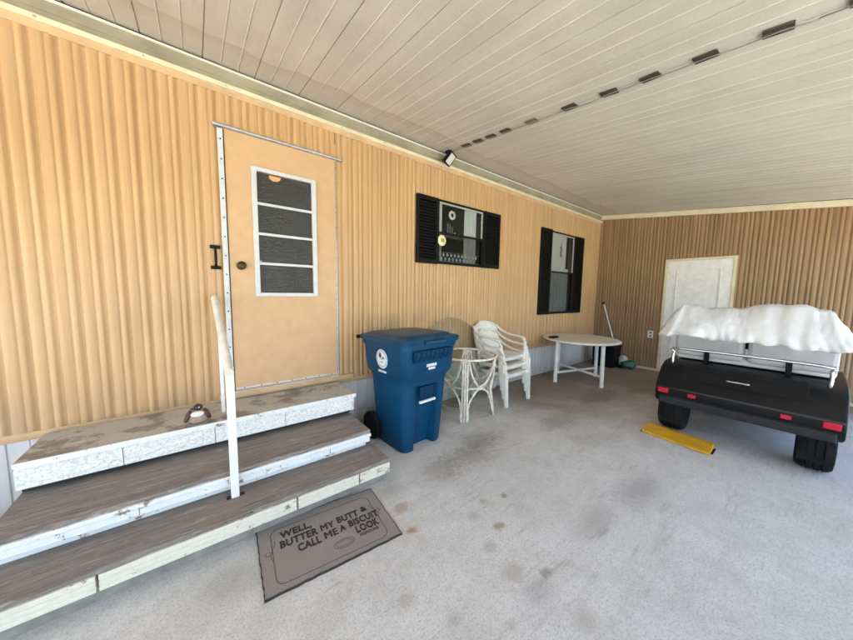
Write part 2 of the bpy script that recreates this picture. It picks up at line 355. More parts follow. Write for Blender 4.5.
# ---------------------------------------------------------------- the mobile home
CZ = 3.152; SL = .1195
home = empty('mobile_home', (0, 0, 0), label='tan ribbed mobile home wall with white skirting, cream door and two black shuttered windows', cat='house')
def ribs(x0, x1, p=.1113, off=.057):
    """profile (x, depth) of rounded ribs with a narrow groove"""
    pr = [(-.007, .0125), (.003, .0125), (.009, .002), (.014, 0), (.030, -.002), (.050, -.001), (.060, .002), (.0635, .005), (.067, .005), (.071, .001), (.084, -.002), (.096, .0005)]
    out = []; k = int((x0-off)/p)-1
    while off+k*p < x1+p:
        for a, d in pr:
            X = off+k*p+a
            if x0 < X < x1: out.append((X, d))
        k += 1
    return [(x0, 0)]+out+[(x1, 0)]
HOLES = [(.186, 1.100, .57, 2.70), (2.392, 3.194, 1.835, 2.562), (5.00, 5.815, 1.112, 2.535)]
prof = ribs(-4.2, 7.05)
xs = sorted(set([p[0] for p in prof]+[h for H in HOLES for h in H[:2]]))
def dep(X):
    for (a, da), (b, db) in zip(prof, prof[1:]):
        if a <= X <= b: return da+(db-da)*(X-a)/max(b-a, 1e-9)
    return 0
bm = bmesh.new()
for a, b in zip(xs, xs[1:]):
    if b-a < 1e-6: continue
    m_ = (a+b)/2; zr = [(.545, 2.985)]
    for hx0, hx1, hz0, hz1 in HOLES:
        if hx0 < m_ < hx1: zr = [(.545, hz0), (hz1, 2.985)] if hz0 > .58 else [(hz1, 2.985)]
    for z0, z1 in zr:
        bm.faces.new([bm.verts.new(q) for q in ((a, dep(a), z0), (b, dep(b), z0), (b, dep(b), z1), (a, dep(a), z1))])
bmesh.ops.remove_doubles(bm, verts=bm.verts[:], dist=1e-5)
wall = obj('siding_wall', bm, m_siding, home, smooth=True, auto=60)
# inner lining so that no light leaks in
bm = bmesh.new(); zs = [0, 3.6]
for x0, x1, z0, z1 in ((-4.2, .186, 0, 3.6), (.186, 1.10, 0, .57), (.186, 1.10, 2.70, 3.6), (1.10, 2.392, 0, 3.6), (2.392, 3.194, 0, 1.835), (2.392, 3.194, 2.562, 3.6),
                       (3.194, 5.0, 0, 3.6), (5.0, 5.815, 0, 1.112), (5.0, 5.815, 2.535, 3.6), (5.815, 9, 0, 3.6)):
    box(bm, x0, x1, .02, .10, z0, z1)
obj('wall_lining', bm, m_room, home)
bm = bmesh.new(); box(bm, -4.2, 9, 3.3, 3.4, 0, 3.6); box(bm, -4.3, -4.2, .02, 3.4, 0, 3.6); box(bm, 9, 9.1, .02, 3.4, 0, 3.6); box(bm, -4.2, 9, .1, 3.3, .45, .55)
box(bm, 1.55, 1.62, .1, 3.3, .55, 3.1); box(bm, 3.9, 3.97, .1, 3.3, .55, 3.1)
box(bm, -4.2, 9, .1, 3.3, 3.06, 3.12)
obj('room_walls', bm, m_room, home)
bm = bmesh.new(); box(bm, -4.6, 9.4, .1, 3.7, 3.6, 3.75); obj('roof', bm, m_cartgrey, home)  # unseen house roof slab, added to block the sun
# upper tan strip, channel and cream lip under the carport roof
def strip(name, pts, mat, parent=home, x0=-4.2, x1=7.04, bevel=0):
    bm = bmesh.new(); extr(bm, pts, lambda p: (x0, p[0], p[1]), lambda p: (x1, p[0], p[1])); return obj(name, bm, mat, parent, bevel=bevel)
strip('tan_header_strip', [(.018, 2.945), (-.006, 2.945), (-.008, 2.992), (.018, 2.992)], m_tanstrip)
strip('cream_lip', [(.018, 2.994), (-.020, 2.990), (-.024, 3.022), (.018, 3.026)], m_cream, bevel=.003)
strip('header_channel', [(.018, 3.028), (-.003, 3.028), (-.003, 3.060), (-.009, 3.063), (-.009, 3.122), (.018, 3.122)], m_gutter)
strip('bright_lip', [(.018, 3.124), (-.022, 3.121), (-.022, 3.134), (.018, 3.138)], m_whitetrim)
repeat_ = [(-3.9+i*.46, -.0265, 3.006) for i in range(24)]
# skirting
bm = bmesh.new(); pr = []; X = -4.2
while X < 7.03:
    for a, d in ((0, .000), (.004, .009), (.010, .009), (.014, 0), (.092, 0), (.096, .004), (.102, .004), (.106, 0), (.184, 0)):
        if X+a < 7.03: pr.append((X+a, d))
    X += .19
for (a, da), (b, db) in zip(pr, pr[1:]):
    bm.faces.new([bm.verts.new(q) for q in ((a, .004+da, .004), (b, .004+db, .004), (b, .004+db, .50), (a, .004+da, .50))])
bmesh.ops.remove_doubles(bm, verts=bm.verts[:], dist=1e-5); obj('skirting', bm, m_skirt, home)
strip('base_trim', [(.018, .500), (-.010, .498), (-.014, .512), (-.003, .520), (-.003, .545), (.018, .545)], m_tanstrip)

# --- door
door = empty('door'); door.parent = home
DX0, DX1, DZ0, DZ1 = .206, 1.088, .60, 2.69
GX0, GX1, GZ0, GZ1 = .425, .868, 1.425, 2.425
bm = bmesh.new()
for x0, x1, z0, z1 in ((DX0, GX0, DZ0, DZ1), (GX1, DX1, DZ0, DZ1), (GX0, GX1, DZ0, GZ0), (GX0, GX1, GZ1, DZ1)): box(bm, x0, x1, -.012, .022, z0, z1)
bmesh.ops.remove_doubles(bm, verts=bm.verts[:], dist=1e-5); obj('door_leaf', bm, m_door, door)
bm = bmesh.new(); 
for z in (.9,): pass
box(bm, .560, .70, -.0135, -.011, 1.330, 1.338); obj('door_scratch', bm, m_tanstrip, door)
# aluminium edge strip with screws, right edge thin, head drip cap, sill
bm = bmesh.new(); box(bm, .170, .206, -.017, .01, .60, 2.685); e1 = obj('edge_strip', bm, m_alu_white, door, bevel=.002)
def repeat(name, pts, rad, h, mt, par):
    bm = bmesh.new(); cyl(bm, (0, 0, 0), rad, rad, h, 8, 'y'); o = obj(name, bm, mt, par); o.location = pts[0]
    for p in pts[1:]:
        c = o.copy(); C.objects.link(c); c.location = p
repeat('nail', repeat_, .006, .006, m_zinc, home)
repeat('screw', [(.189, -.0215, .68+i*.148) for i in range(14)], .0055, .006, m_black, e1)
bm = bmesh.new(); box(bm, .2065, .2125, -.0175, .01, .60, 2.68); obj('weather_seal', bm, m_black, door)
bm = bmesh.new(); box(bm, 1.0885, 1.097, -.014, .01, .60, 2.69); js = obj('jamb_strip', bm, m_zinc, door, bevel=.001)
bm = bmesh.new(); box(bm, 1.0975, 1.1035, -.012, .01, .60, 1.95); obj('jamb_seal', bm, m_alu_white, door)
repeat('nail', [(1.093, -.018, .66+i*.14) for i in range(15)], .0035, .005, m_black, js)
bm = bmesh.new(); extr(bm, [(.01, 2.69), (-.040, 2.688), (-.046, 2.700), (-.030, 2.712), (.01, 2.728)], lambda p: (.142, p[0], p[1]+.002), lambda p: (1.152, p[0], p[1])); obj('drip_cap', bm, m_zinc, door, bevel=.002)
bm = bmesh.new(); box(bm, .195, 1.10, -.030, .01, .590, .598); box(bm, .22, 1.085, -.019, -.0125, .612, .626); sill = obj('door_sill', bm, m_alu, door, bevel=.001)
repeat('screw', [(.28+i*.125, -.0225, .619) for i in range(7)], .005, .004, m_black, sill)
boxed('threshold', .10, 1.25, -.034, .012, .5465, .589, m_tanstrip, door, bevel=.003)
bm = bmesh.new(); lathe(bm, [(.030, -.012), (.033, -.018), (.030, -.024), (.014, -.028), (.014, -.045), (.028, -.055), (.034, -.068), (.030, -.082), (.016, -.088)], (.291, 0, 1.643), 24, 'y'); obj('knob', bm, m_bronze, door, smooth=True, auto=40)
jal = empty('louvre_window'); jal.parent = door
for nm_, b_ in (('window_frame', (.387, GX0, 1.395, 2.455)), ('window_frame', (GX1, .906, 1.395, 2.455)), ('window_frame', (GX0, GX1, 1.395, GZ0)), ('window_frame', (GX0, GX1, GZ1, 2.455))):
    pass
bm = bmesh.new()
for b_ in ((.387, GX0, 1.395, 2.455), (GX1, .906, 1.395, 2.455), (GX0, GX1, 1.395, GZ0), (GX0, GX1, GZ1, 2.455)): box(bm, b_[0], b_[1], -.030, -.0125, b_[2], b_[3])
bmesh.ops.remove_doubles(bm, verts=bm.verts[:], dist=1e-5); obj('louvre_frame', bm, m_alu_white, door, bevel=.003)
bpy.data.objects.remove(jal)
zb = [GZ0, 1.672, 1.919, 2.166, GZ1]
for i in range(4):
    bm = bmesh.new(); z0, z1 = zb[i]+.002, zb[i+1]-.002
    bm.faces.new([bm.verts.new(q) for q in ((GX0+.002, -.009, z0), (GX1-.002, -.009, z0), (GX1-.002, -.004, z1), (GX0+.002, -.004, z1))]); p_ = obj('glass_pane', bm, m_obscure, door)
    if i < 3: boxed('louvre_bar', GX0-.004, GX1+.004, -.027, -.0115, zb[i+1]-.011, zb[i+1]+.011, m_alu_white, door, bevel=.003)
bm = bmesh.new(); cyl(bm, (GX0+.008, -.034, 1.69), .007, .007, .02, 8, 'y'); obj('louvre_clip', bm, m_zinc, door)

# --- windows with louvred shutters
def shutter(x0, x1, z0, z1):
    bm = bmesh.new(); fw = .030
    box(bm, x0, x0+fw, -.034, -.002, z0, z1); box(bm, x1-fw, x1, -.034, -.002, z0, z1)
    box(bm, x0+fw, x1-fw, -.034, -.002, z0, z0+.05); box(bm, x0+fw, x1-fw, -.034, -.002, z1-.05, z1)
    box(bm, x0+fw, x1-fw, -.008, -.002, z0+.05, z1-.05)
    n = int((z1-z0-.1)/.034); st = (z1-z0-.1)/n
    for i in range(n):
        z = z0+.05+i*st
        extr(bm, [(-.0085, z+st*.95), (-.030, z+st*.30), (-.0305, z+.002), (-.027, z+.001), (-.0085, z+st*.6)], lambda p: (x0+fw, p[0], p[1]), lambda p: (x1-fw, p[0], p[1]))
    return obj('shutter', bm, m_black, home, bevel=.002)
shutter(2.056, 2.372, 1.800, 2.590); shutter(3.215, 3.556, 1.808, 2.588)
shutter(4.660, 4.985, 1.086, 2.578); shutter(5.830, 6.180, 1.083, 2.566)
def window(x0, x1, z0, z1, zm, screen=True):
    wn = empty('window'); wn.parent = home
    fr = .022; bm = bmesh.new()
    for a, b, c_, d in ((x0, x0+fr, z0, z1), (x1-fr, x1, z0, z1), (x0+fr, x1-fr, z0, z0+fr), (x0+fr, x1-fr, z1-fr, z1)): box(bm, a, b, -.026, .03, c_, d)
    bmesh.ops.remove_doubles(bm, verts=bm.verts[:], dist=1e-5); obj('window_frame', bm, m_black, wn, bevel=.002)
    a, b, c_, d = x0+fr, x1-fr, zm, z1-fr; s_ = .020
    bm = bmesh.new()
    for q in ((a, a+s_, c_, d), (b-s_, b, c_, d), (a+s_, b-s_, d-s_, d)): box(bm, q[0], q[1], -.016, .0, q[2], q[3])
    obj('upper_sash', bm, m_sash, wn, bevel=.0015)
    bm = bmesh.new()
    for q in ((a, a+.012, z0+fr, zm), (b-.012, b, z0+fr, zm), (a+.012, b-.012, z0+fr, z0+fr+.014), (a+.0, b-.0, zm-.028, zm-.001)): box(bm, q[0], q[1], -.020, -.004, q[2], q[3])
    obj('lower_sash', bm, m_black, wn, bevel=.0015)
    bm = bmesh.new(); bm.faces.new([bm.verts.new(q) for q in ((a+.01, .005, z0+.03), (b-.01, .005, z0+.03), (b-.01, .005, z1-.03), (a+.01, .005, z1-.03))]); obj('glass_pane', bm, m_glass, wn)
    bm = bmesh.new(); bm.faces.new([bm.verts.new(q) for q in ((a+.012, -.003, z0+.036), (b-.012, -.003, z0+.036), (b-.012, -.003, zm-.028), (a+.012, -.003, zm-.028))]); obj('insect_screen', bm, m_screen, wn)
    return wn
window(2.374, 3.213, 1.808, 2.585, 2.205); window(4.987, 5.828, 1.090, 2.562, 1.865)

# things seen behind the glass
def curtain(x0, x1, z0, z1, y, mat, label, folds=30, amp=.012, group=None, scal=0):
    bm = bmesh.new(); n = max(12, int((x1-x0)*120)); A = []
    for i in range(n+1):
        X = x0+(x1-x0)*i/n; d = amp*math.sin(X*folds)+amp*.5*math.sin(X*folds*2.3+1)
        zz = z0+(scal*abs(math.sin(X*28)) if scal else 0)
        A.append((bm.verts.new((X, y+d, zz)), bm.verts.new((X, y+d*.7, z1)), bm.verts.new((X, y+d+.002, zz)), bm.verts.new((X, y+d*.7+.002, z1))))
    for p, q in zip(A, A[1:]):
        bm.faces.new((p[0], q[0], q[1], p[1])); bm.faces.new((p[2], p[3], q[3], q[2])); bm.faces.new((p[0], p[2], q[2], q[0])); bm.faces.new((p[1], q[1], q[3], p[3]))
    for e in (A[0], A[-1]): bm.faces.new((e[0], e[1], e[3], e[2]))
    o = obj('curtain', bm, mat)
    return tag(o, label, 'curtain', group)
curtain(2.40, 2.480, 1.84, 2.56, .032, m_curtain, 'narrow pale curtain edge at the left side of the small kitchen window')
curtain(2.895, 3.105, 1.84, 2.56, .038, m_curtain, 'pale gathered curtain hanging in the right half of the small window', 70, .010)
curtain(5.03, 5.60, 1.90, 2.53, .030, m_curtain, 'white shade with scalloped lace hem in the upper half of the tall window', 9, .004, scal=.03)
curtain(5.03, 5.72, 1.11, 1.93, .050, m_sheer, 'grey sheer curtain in the lower half of the tall window', 48, .014)
curtain(5.72, 5.80, 1.11, 2.53, .045, m_room, 'dark drape at the right edge of the tall window', 60, .01)
bm = bmesh.new()
for i in range(4):
    s = (i % 2)*.012-.006; lathe(bm, [(.001, -.003), (.030, -.002), (.030, .002), (.001, .003)], (5.395+s, .016, 2.31-i*.048), 14, 'y')
tube(bm, [(5.395, .016, 2.30), (5.395, .016, 2.40)], .003, 6)
tag(obj('window_ornament', bm, m_orn), 'grey disc ornament hanging on the white shade of the tall window', 'ornament')
# lace valance in small window: two rows of diamonds
bm = bmesh.new()
for rw in range(2):
    for i in range(10 if rw else 11):
        cx = 2.44+i*.066+rw*.033; cz = 1.930-rw*.050
        a = [bm.verts.new((cx+q[0], .012, cz+q[1])) for q in ((-.023, 0), (0, -.027), (.023, 0), (0, .027))]
        b = [bm.verts.new(v.co+Vector((0, .004, 0))) for v in a]
        bm.faces.new(a); bm.faces.new(b[::-1])
        for k in range(4): bm.faces.new((a[k], b[k], b[(k+1) % 4], a[(k+1) % 4]))
box(bm, 2.41, 3.17, .012, .015, 1.848, 1.853); box(bm, 2.41, 3.17, .012, .015, 1.960, 1.963)
tag(obj('lace_panel', bm, m_lace), 'white diamond lace strip along the bottom of the small window', 'lace')
bm = bmesh.new(); lathe(bm, [(.030, .0), (.055, .0), (.060, .01), (.052, .02), (.034, .02), (.028, .01)], (2.735, .11, 2.475), 24, 'y'); bm.faces.ensure_lookup_table()
bmesh.ops.delete(bm, geom=[f for f in bm.faces if len(f.verts) > 6], context='FACES_ONLY'); 
tag(obj('wreath_ring', bm, m_white, smooth=True), 'small white ring hanging inside the small kitchen window', 'ornament')
bm = bmesh.new()
for i, (xx, h) in enumerate(((2.67, .16), (2.71, .15), (2.75, .12))): cyl(bm, (xx, .13, 2.205), .009, .009, h, 10)
box(bm, 2.40, 3.19, .105, .17, 2.178, 2.204)
cdl = tag(obj('window_shelf', bm, m_orn), 'dark shelf with three slim candles behind the small window', 'shelf')
for xx, h, lab in ((2.80, .055, 'white shell figurine on the shelf inside the small window, left of its pair'), (2.87, .04, 'smaller white figurine on the shelf inside the small window, right of its pair')):
    bm = bmesh.new(); lathe(bm, [(.006, 0), (.020, .004), (.016, h*.5), (.009, h*.7), (.011, h*.85), (.004, h)], (xx, .13, 2.205), 12)
    tag(obj('figurine', bm, m_white, smooth=True), lab, 'figurine')
# round sun-catcher stuck on the outside
sc_ = empty('sun_catcher', (2.441, -.030, 2.095), label='round cream flower disc on the lower left of the small window', cat='ornament')
bm = bmesh.new(); pr = []; n = 48
ring = [bm.verts.new((math.cos(2*math.pi*i/n)*(.066+.004*math.cos(12*2*math.pi*i/n)), 0, math.sin(2*math.pi*i/n)*(.066+.004*math.cos(12*2*math.pi*i/n)))) for i in range(n)]
r2 = [bm.verts.new((v.co.x*.55, -.012, v.co.z*.55)) for v in ring]; r3 = [bm.verts.new((v.co.x, .006, v.co.z)) for v in ring]
for i in range(n):
    j = (i+1) % n; bm.faces.new((ring[i], ring[j], r2[j], r2[i])); bm.faces.new((ring[i], r3[i], r3[j], ring[j]))
bm.faces.new(r2); bm.faces.new(r3[::-1]); obj('disc', bm, m_flower, sc_)
bm = bmesh.new(); lathe(bm, [(.026, -.012), (.024, -.018), (.012, -.022)], (0, 0, 0), 16, 'y'); obj('flower_centre', bm, m_ochre, sc_)
# lit lamp inside, seen through the door glass
lamp = empty('ceiling_lamp', (.93, 1.85, 3.055), label='warm lit dome lamp seen through the top pane of the door', cat='lamp')
bm = bmesh.new(); lathe(bm, [(.075, -.03), (.070, -.050), (.048, -.072), (.02, -.080)], (0, 0, 0), 24); obj('lamp_shade', bm, m_lamp, lamp, smooth=True)
bm = bmesh.new(); cyl(bm, (0, 0, -.029), .15, .15, .029, 24); obj('lamp_base', bm, m_bronze, lamp)

# grab handle on the wall
bm = bmesh.new(); box(bm, .088, .156, -.020, -.003, 1.605, 1.632); box(bm, .088, .156, -.020, -.003, 1.765, 1.792)
tube(bm, smooth_path([(.122, -.012, 1.62), (.122, -.042, 1.645), (.122, -.050, 1.70), (.122, -.042, 1.755), (.122, -.012, 1.78)], 4), .0095, 8)
tag(obj('grab_handle', bm, m_black, bevel=.002), 'black iron grab handle screwed to the siding left of the door', 'handle')

# ---------------------------------------------------------------- carport roof
roof = empty('carport_roof', (0, 0, 0), label='cream panelled carport roof sloping down away from the house', cat='roof')
def cz(y): return CZ+SL*y
Y1 = -4.5; X0, X1 = -4.2, 7.06
bm = bmesh.new(); pr = []; k = -14; P = .1118
seam_x = []
while .104+k*P < X1+.1:
    x = .104+k*P
    if k % 3 == 0:
        pr += [(x-.0035, 0), (x-.003, .008), (x+.003, .008), (x+.0035, 0)]; seam_x.append(x)
    else:
        pr += [(x-.007, 0), (x-.005, -.0022), (x-.001, -.0026), (x+.001, .0010), (x+.004, .0010), (x+.006, 0)]
    k += 1
pr = [(X0, 0)]+[p for p in pr if X0 < p[0] < X1]+[(X1, 0)]
ys = [0, -1.5, -3, Y1]
for (a, da), (b, db) in zip(pr, pr[1:]):
    for y0, y1 in zip(ys, ys[1:]):
        f = bm.faces.new([bm.verts.new(q) for q in ((a, y0, cz(y0)+da), (a, y1, cz(y1)+da), (b, y1, cz(y1)+db), (b, y0, cz(y0)+db))])
        if da > .01 and db > .01: f.material_index = 1
bmesh.ops.remove_doubles(bm, verts=bm.verts[:], dist=1e-5)
obj('ceiling_panels', bm, [m_ceil, m_seam], roof)
bm = bmesh.new(); extr(bm, [(.1, cz(.1)+.03), (Y1, cz(Y1)+.03), (Y1, cz(Y1)+.10), (.1, cz(.1)+.10)], lambda p: (X0, p[0], p[1]), lambda p: (X1+2.3, p[0], p[1])); obj('roof_deck', bm, m_whitepaint, roof)
bm = bmesh.new(); box(bm, X0, X1+2.3, Y1-.06, Y1-.002, cz(Y1)-.13, cz(Y1)+.12); obj('roof_beam', bm, m_whitepaint, roof, bevel=.004)
for i, xx in enumerate((-4.1, -1.2, 2.1)):
    pass

# back wall = storage shed
SX = 6.97
shed = empty('storage_shed', (SX, 0, 0), label='tan ribbed shed wall, shade painted in, closing the far end of the carport', cat='shed')
prb = ribs(-4.45, -.0, .105, 0)
bm = bmesh.new()
DY0, DY1 = -2.12, -1.185
for (a, da), (b, db) in zip(prb, prb[1:]):
    m_ = (a+b)/2; z0 = 2.12 if DY0 < m_ < DY1 else .045
    bm.faces.new([bm.verts.new(q) for q in ((da, a, z0), (db, b, z0), (db, b, cz(b)-.09), (da, a, cz(a)-.09))])
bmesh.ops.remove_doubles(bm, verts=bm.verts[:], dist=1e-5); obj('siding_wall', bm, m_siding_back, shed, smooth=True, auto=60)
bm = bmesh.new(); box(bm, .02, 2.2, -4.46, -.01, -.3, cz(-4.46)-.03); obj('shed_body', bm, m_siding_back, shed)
bm = bmesh.new(); extr(bm, [(-.0, cz(0)-.1), (-4.46, cz(-4.46)-.1), (-4.46, cz(-4.46)-.012), (-.0, cz(0)-.012)], lambda p: (-.03, p[0], p[1]), lambda p: (.01, p[0], p[1])); obj('top_trim', bm, m_cream, shed, bevel=.003)
bm = bmesh.new(); box(bm, -.020, .015, -4.45, -.012, -.05, .042); obj('base_sill', bm, m_cream, shed)
sdoor = boxed('shed_door', -.02, .018, DY0+.04, DY1-.04, .05, 2.08, m_whitepaint, shed, bevel=.003)
bm = bmesh.new(); box(bm, -.028, .018, DY1-.039, DY1, .044, 2.12); box(bm, -.028, .018, DY0, DY0+.039, .044, 2.12); box(bm, -.028, .018, DY0+.04, DY1-.04, 2.082, 2.12); obj('door_frame', bm, m_cream, shed)
for z0_, z1_ in ((.22, .92), (1.08, 1.92)):
    bm = bmesh.new(); a_, b_ = DY0+.17, DY1-.17
    for q in ((a_, b_, z0_, z0_+.02), (a_, b_, z1_-.02, z1_), (a_, a_+.02, z0_+.02, z1_-.02), (b_-.02, b_, z0_+.02, z1_-.02)): box(bm, -.029, -.0205, q[0], q[1], q[2], q[3])
    obj('panel_moulding', bm, m_whitepaint, sdoor, bevel=.002)
bm = bmesh.new(); cyl(bm, (-.06, DY0+.12, 1.0), .025, .025, .04, 16, 'x'); obj('handle', bm, m_bronze, sdoor)
bm = bmesh.new(); box(bm, -.012, .004, -.02, -.001, .05, cz(0)-.1); obj('corner_trim', bm, m_siding_back, shed)
# outlet
oy = -1.04
out = empty('power_outlet', (SX-.004, oy, .70), label='white double outlet on the shed wall left of the white door', cat='outlet')
bm = bmesh.new(); box(bm, -.008, .0, -.045, .045, -.07, .07); obj('cover_plate', bm, m_whitepaint, out, bevel=.002)
for s in (-1, 1): boxed('socket', -.0105, -.0082, -.015, .015, s*.03-.015, s*.03+.015, m_black, out)

# ---------------------------------------------------------------- steps
steps = empty('entry_steps', (.2, -.5, 0), label='three worn wooden steps with chipped white and cream fronts below the door', cat='steps')
def abs_parent(o): o.location = -Vector((.2, -.5, 0)); o.parent = steps; return o
def stepsbox(name, x0, x1, y0, y1, z0, z1, m, bevel=.004): 
    o = boxed(name, x0, x1, y0, y1, z0, z1, m, None, bevel); return abs_parent(o)
LX = -.80
def plank(name, x0, x1, y0, y1, z0, z1, m, n=1):
    bm = bmesh.new(); w_ = (y1-y0)/n
    for i in range(n): box(bm, x0, x1, y0+i*w_+(.0025 if i else 0), y0+(i+1)*w_, z0, z1)
    # subdivide a little and wobble for worn edges
    bmesh.ops.subdivide_edges(bm, edges=[e for e in bm.edges if abs(e.verts[0].co.x-e.verts[1].co.x) > .5], cuts=36, use_grid_fill=True)
    for v in bm.verts:
        if x0+.01 < v.co.x < x1-.01 and v.co.y < y0+.01: v.co.y += random.uniform(-.006, .010); v.co.z += random.uniform(-.006, .001)
    return abs_parent(obj(name, bm, m, bevel=.003))
# bottom: brown tread, cream ridged front boards in three lengths
plank('tread', LX, 1.085, -1.058, -.52, .172, .200, m_tread, 2)
def ridged(x0, x1, y, z0, z1, m, nr=3):
    bm = bmesh.new(); pts = [(y+.045, z0), (y+.004, z0)]; h = (z1-z0)/nr
    for i in range(nr):
        a = z0+i*h; pts += [(y, a+.004), (y, a+h-.007), (y+.007, a+h-.003)] if i < nr-1 else [(y, a+.004), (y, a+h-.003)]
    pts += [(y+.004, z1), (y+.045, z1)]
    extr(bm, pts, lambda p: (x0, p[0], p[1]), lambda p: (x1, p[0], p[1])); return abs_parent(obj('front_board', bm, m, bevel=.0015))
for a, b in ((LX, -.42), (-.41, .425), (.435, .838), (.848, 1.087)):
    ridged(a, b, -1.066, .092, .1715, m_creamchip)
    # worn top edge of the boards
stepsbox('riser', LX, 1.07, -1.0, -.98, .0, .1715, m_riser)
stepsbox('side_board', 1.055, 1.0695, -.979, -.02, .0, .1715, m_whitepaint)
# middle
plank('tread', LX, 1.046, -.826, -.30, .318, .345, m_tread, 2)
ridged(LX, 1.048, -.838, .292, .3175, m_whitechip, 1)
for a, b in ((LX, -.30), (-.297, .30), (.303, .72), (.723, 1.040)): ridged(a, b, -.828, .248, .2915, m_whitechip, 1)
stepsbox('riser', LX, 1.03, -.78, -.75, .201, .3175, m_whitechip)
stepsbox('side_board', 1.014, 1.0295, -.749, -.02, .201, .3175, m_whitepaint)
# top: painted worn landing, white lip, split-faced block front, dark strip below painted as gap shadow
plank('landing', LX, 1.080, -.462, -.040, .500, .535, m_tread_top, 3)
bm = bmesh.new(); box(bm, LX, 1.086, -.474, -.463, .500, .5365); abs_parent(obj('white_lip', bm, m_whitechip, bevel=.004))
XB = [LX, -.40, .05, .50, 1.070]
for a, b in zip(XB, XB[1:]):
    bm = bmesh.new(); box(bm, a+.002, b-.002, -.462, -.36, .388, .499)
    bmesh.ops.subdivide_edges(bm, edges=bm.edges[:], cuts=7, use_grid_fill=True)
    for v in bm.verts:
        if v.co.y < -.46 and .39 < v.co.z < .497: v.co.y += random.uniform(-.0025, .0025)
    abs_parent(obj('block', bm, m_block))
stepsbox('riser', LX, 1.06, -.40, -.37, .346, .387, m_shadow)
stepsbox('side_board', 1.052, 1.070, -.355, -.02, .346, .499, m_whitepaint)

# handrail
rail = empty('handrail', (.12, -.865, .2), label='white post handrail rising from the lower step towards the house wall', cat='handrail')
def ap(o): o.location = -Vector((.12, -.865, .2)); o.parent = rail; return o
bm = bmesh.new(); box(bm, .103, .145, -.884, -.846, .2005, 1.000); ap(obj('post', bm, m_whitepaint, bevel=.003))
bm = bmesh.new(); box(bm, .100, .122, -.30, -.27, .5355, 1.19); ap(obj('post', bm, m_whitepaint, bevel=.002))
bm = bmesh.new(); tube(bm, [(.122, -.895, .965), (.112, -.42, 1.19), (.100, -.06, 1.375)], .024, 12, flat=1.5); ap(obj('top_rail', bm, m_rail, bevel=.003))
bm = bmesh.new(); box(bm, .080, .172, -.880, -.848, .2005, .2035); ap(obj('base_plate', bm, m_bronze, bevel=.001))

# duck-like painted stone
dk = empty('bird_figurine', (-.040, -.400, .536), label='small painted stone bird with dark head and brown wings on the top step', cat='figurine')
def blob(bm, c, s, n=14, sq=0):
    b2 = bmesh.new(); bmesh.ops.create_icosphere(b2, subdivisions=3, radius=1)
    for v in b2.verts:
        v.co = Vector((v.co.x*s[0]+c[0], v.co.y*s[1]+c[1], v.co.z*s[2]+c[2]))
    me = bpy.data.meshes.new('t'); b2.to_mesh(me); b2.free(); bm.from_mesh(me); bpy.data.meshes.remove(me)
bm = bmesh.new(); blob(bm, (0, 0, .045), (.064, .052, .052))
for v in bm.verts: v.co.z = max(v.co.z, .001)
obj('body', bm, m_stone, dk, smooth=True)
for s in (-1, 1):
    bm = bmesh.new(); blob(bm, (0, 0, 0), (.015, .040, .042)); o = obj('wing', bm, m_stoned, dk, smooth=True); o.location = (s*.053, -.010, .058); o.rotation_euler = (R(12), -s*.40, 0)
bm = bmesh.new(); blob(bm, (0, 0, 0), (.038, .012, .020)); o = obj('breast', bm, m_white, dk, smooth=True); o.location = (0, -.040, .074); o.rotation_euler = (R(-38), 0, 0)
bm = bmesh.new(); blob(bm, (.004, -.010, .112), (.026, .027, .022)); blob(bm, (-.022, -.026, .110), (.018, .011, .007)); hd = obj('head', bm, m_duckhead, dk, smooth=True)
bm = bmesh.new(); blob(bm, (.010, -.034, .116), (.0045, .004, .0045)); obj('eye', bm, m_white, hd, smooth=True)

# ---------------------------------------------------------------- doormat with writing
mx = [Vector((.210, -.962)), Vector((.938, -1.040)), Vector((.905, -1.522)), Vector((.180, -1.470))]
ctr = sum(mx, Vector((0, 0)))/4; ang = math.atan2(-.078, .728)
mat = empty('doormat', (ctr.x, ctr.y, .001), ang+.02, label='brown doormat printed with dark slogan lettering in front of the steps', cat='doormat')
mi = Matrix.Rotation(-(ang+.02), 2)
loc = [mi@(p-ctr) for p in mx]
bm = bmesh.new(); pts = []
for i in range(4):
    a, b = loc[i], loc[(i+1) % 4]
    for k in range(24):
        t = k/24; q = a.lerp(b, t); n_ = Vector(((b-a).y, -(b-a).x)).normalized()
        pts.append(q+n_*random.uniform(-.0022, .0022))
extr(bm, [tuple(p) for p in pts], lambda p: (p[0], p[1], 0), lambda p: (p[0], p[1], .009)); obj('mat_body', bm, m_mat, mat)
bm = bmesh.new(); n = len(pts)
for i in range(n):
    a, b = pts[i], pts[(i+1) % n]
    k = .988
    bm.faces.new([bm.verts.new(q) for q in ((a.x, a.y, .0102), (b.x, b.y, .0102), (b.x*k, b.y*k*.99, .0102), (a.x*k, a.y*k*.99, .0102))])
    bm.faces.new([bm.verts.new(q) for q in ((a.x*1.001, a.y*1.001, -.0005), (b.x*1.001, b.y*1.001, -.0005), (b.x, b.y, .0102), (a.x, a.y, .0102))])
obj('mat_border', bm, m_ink, mat)
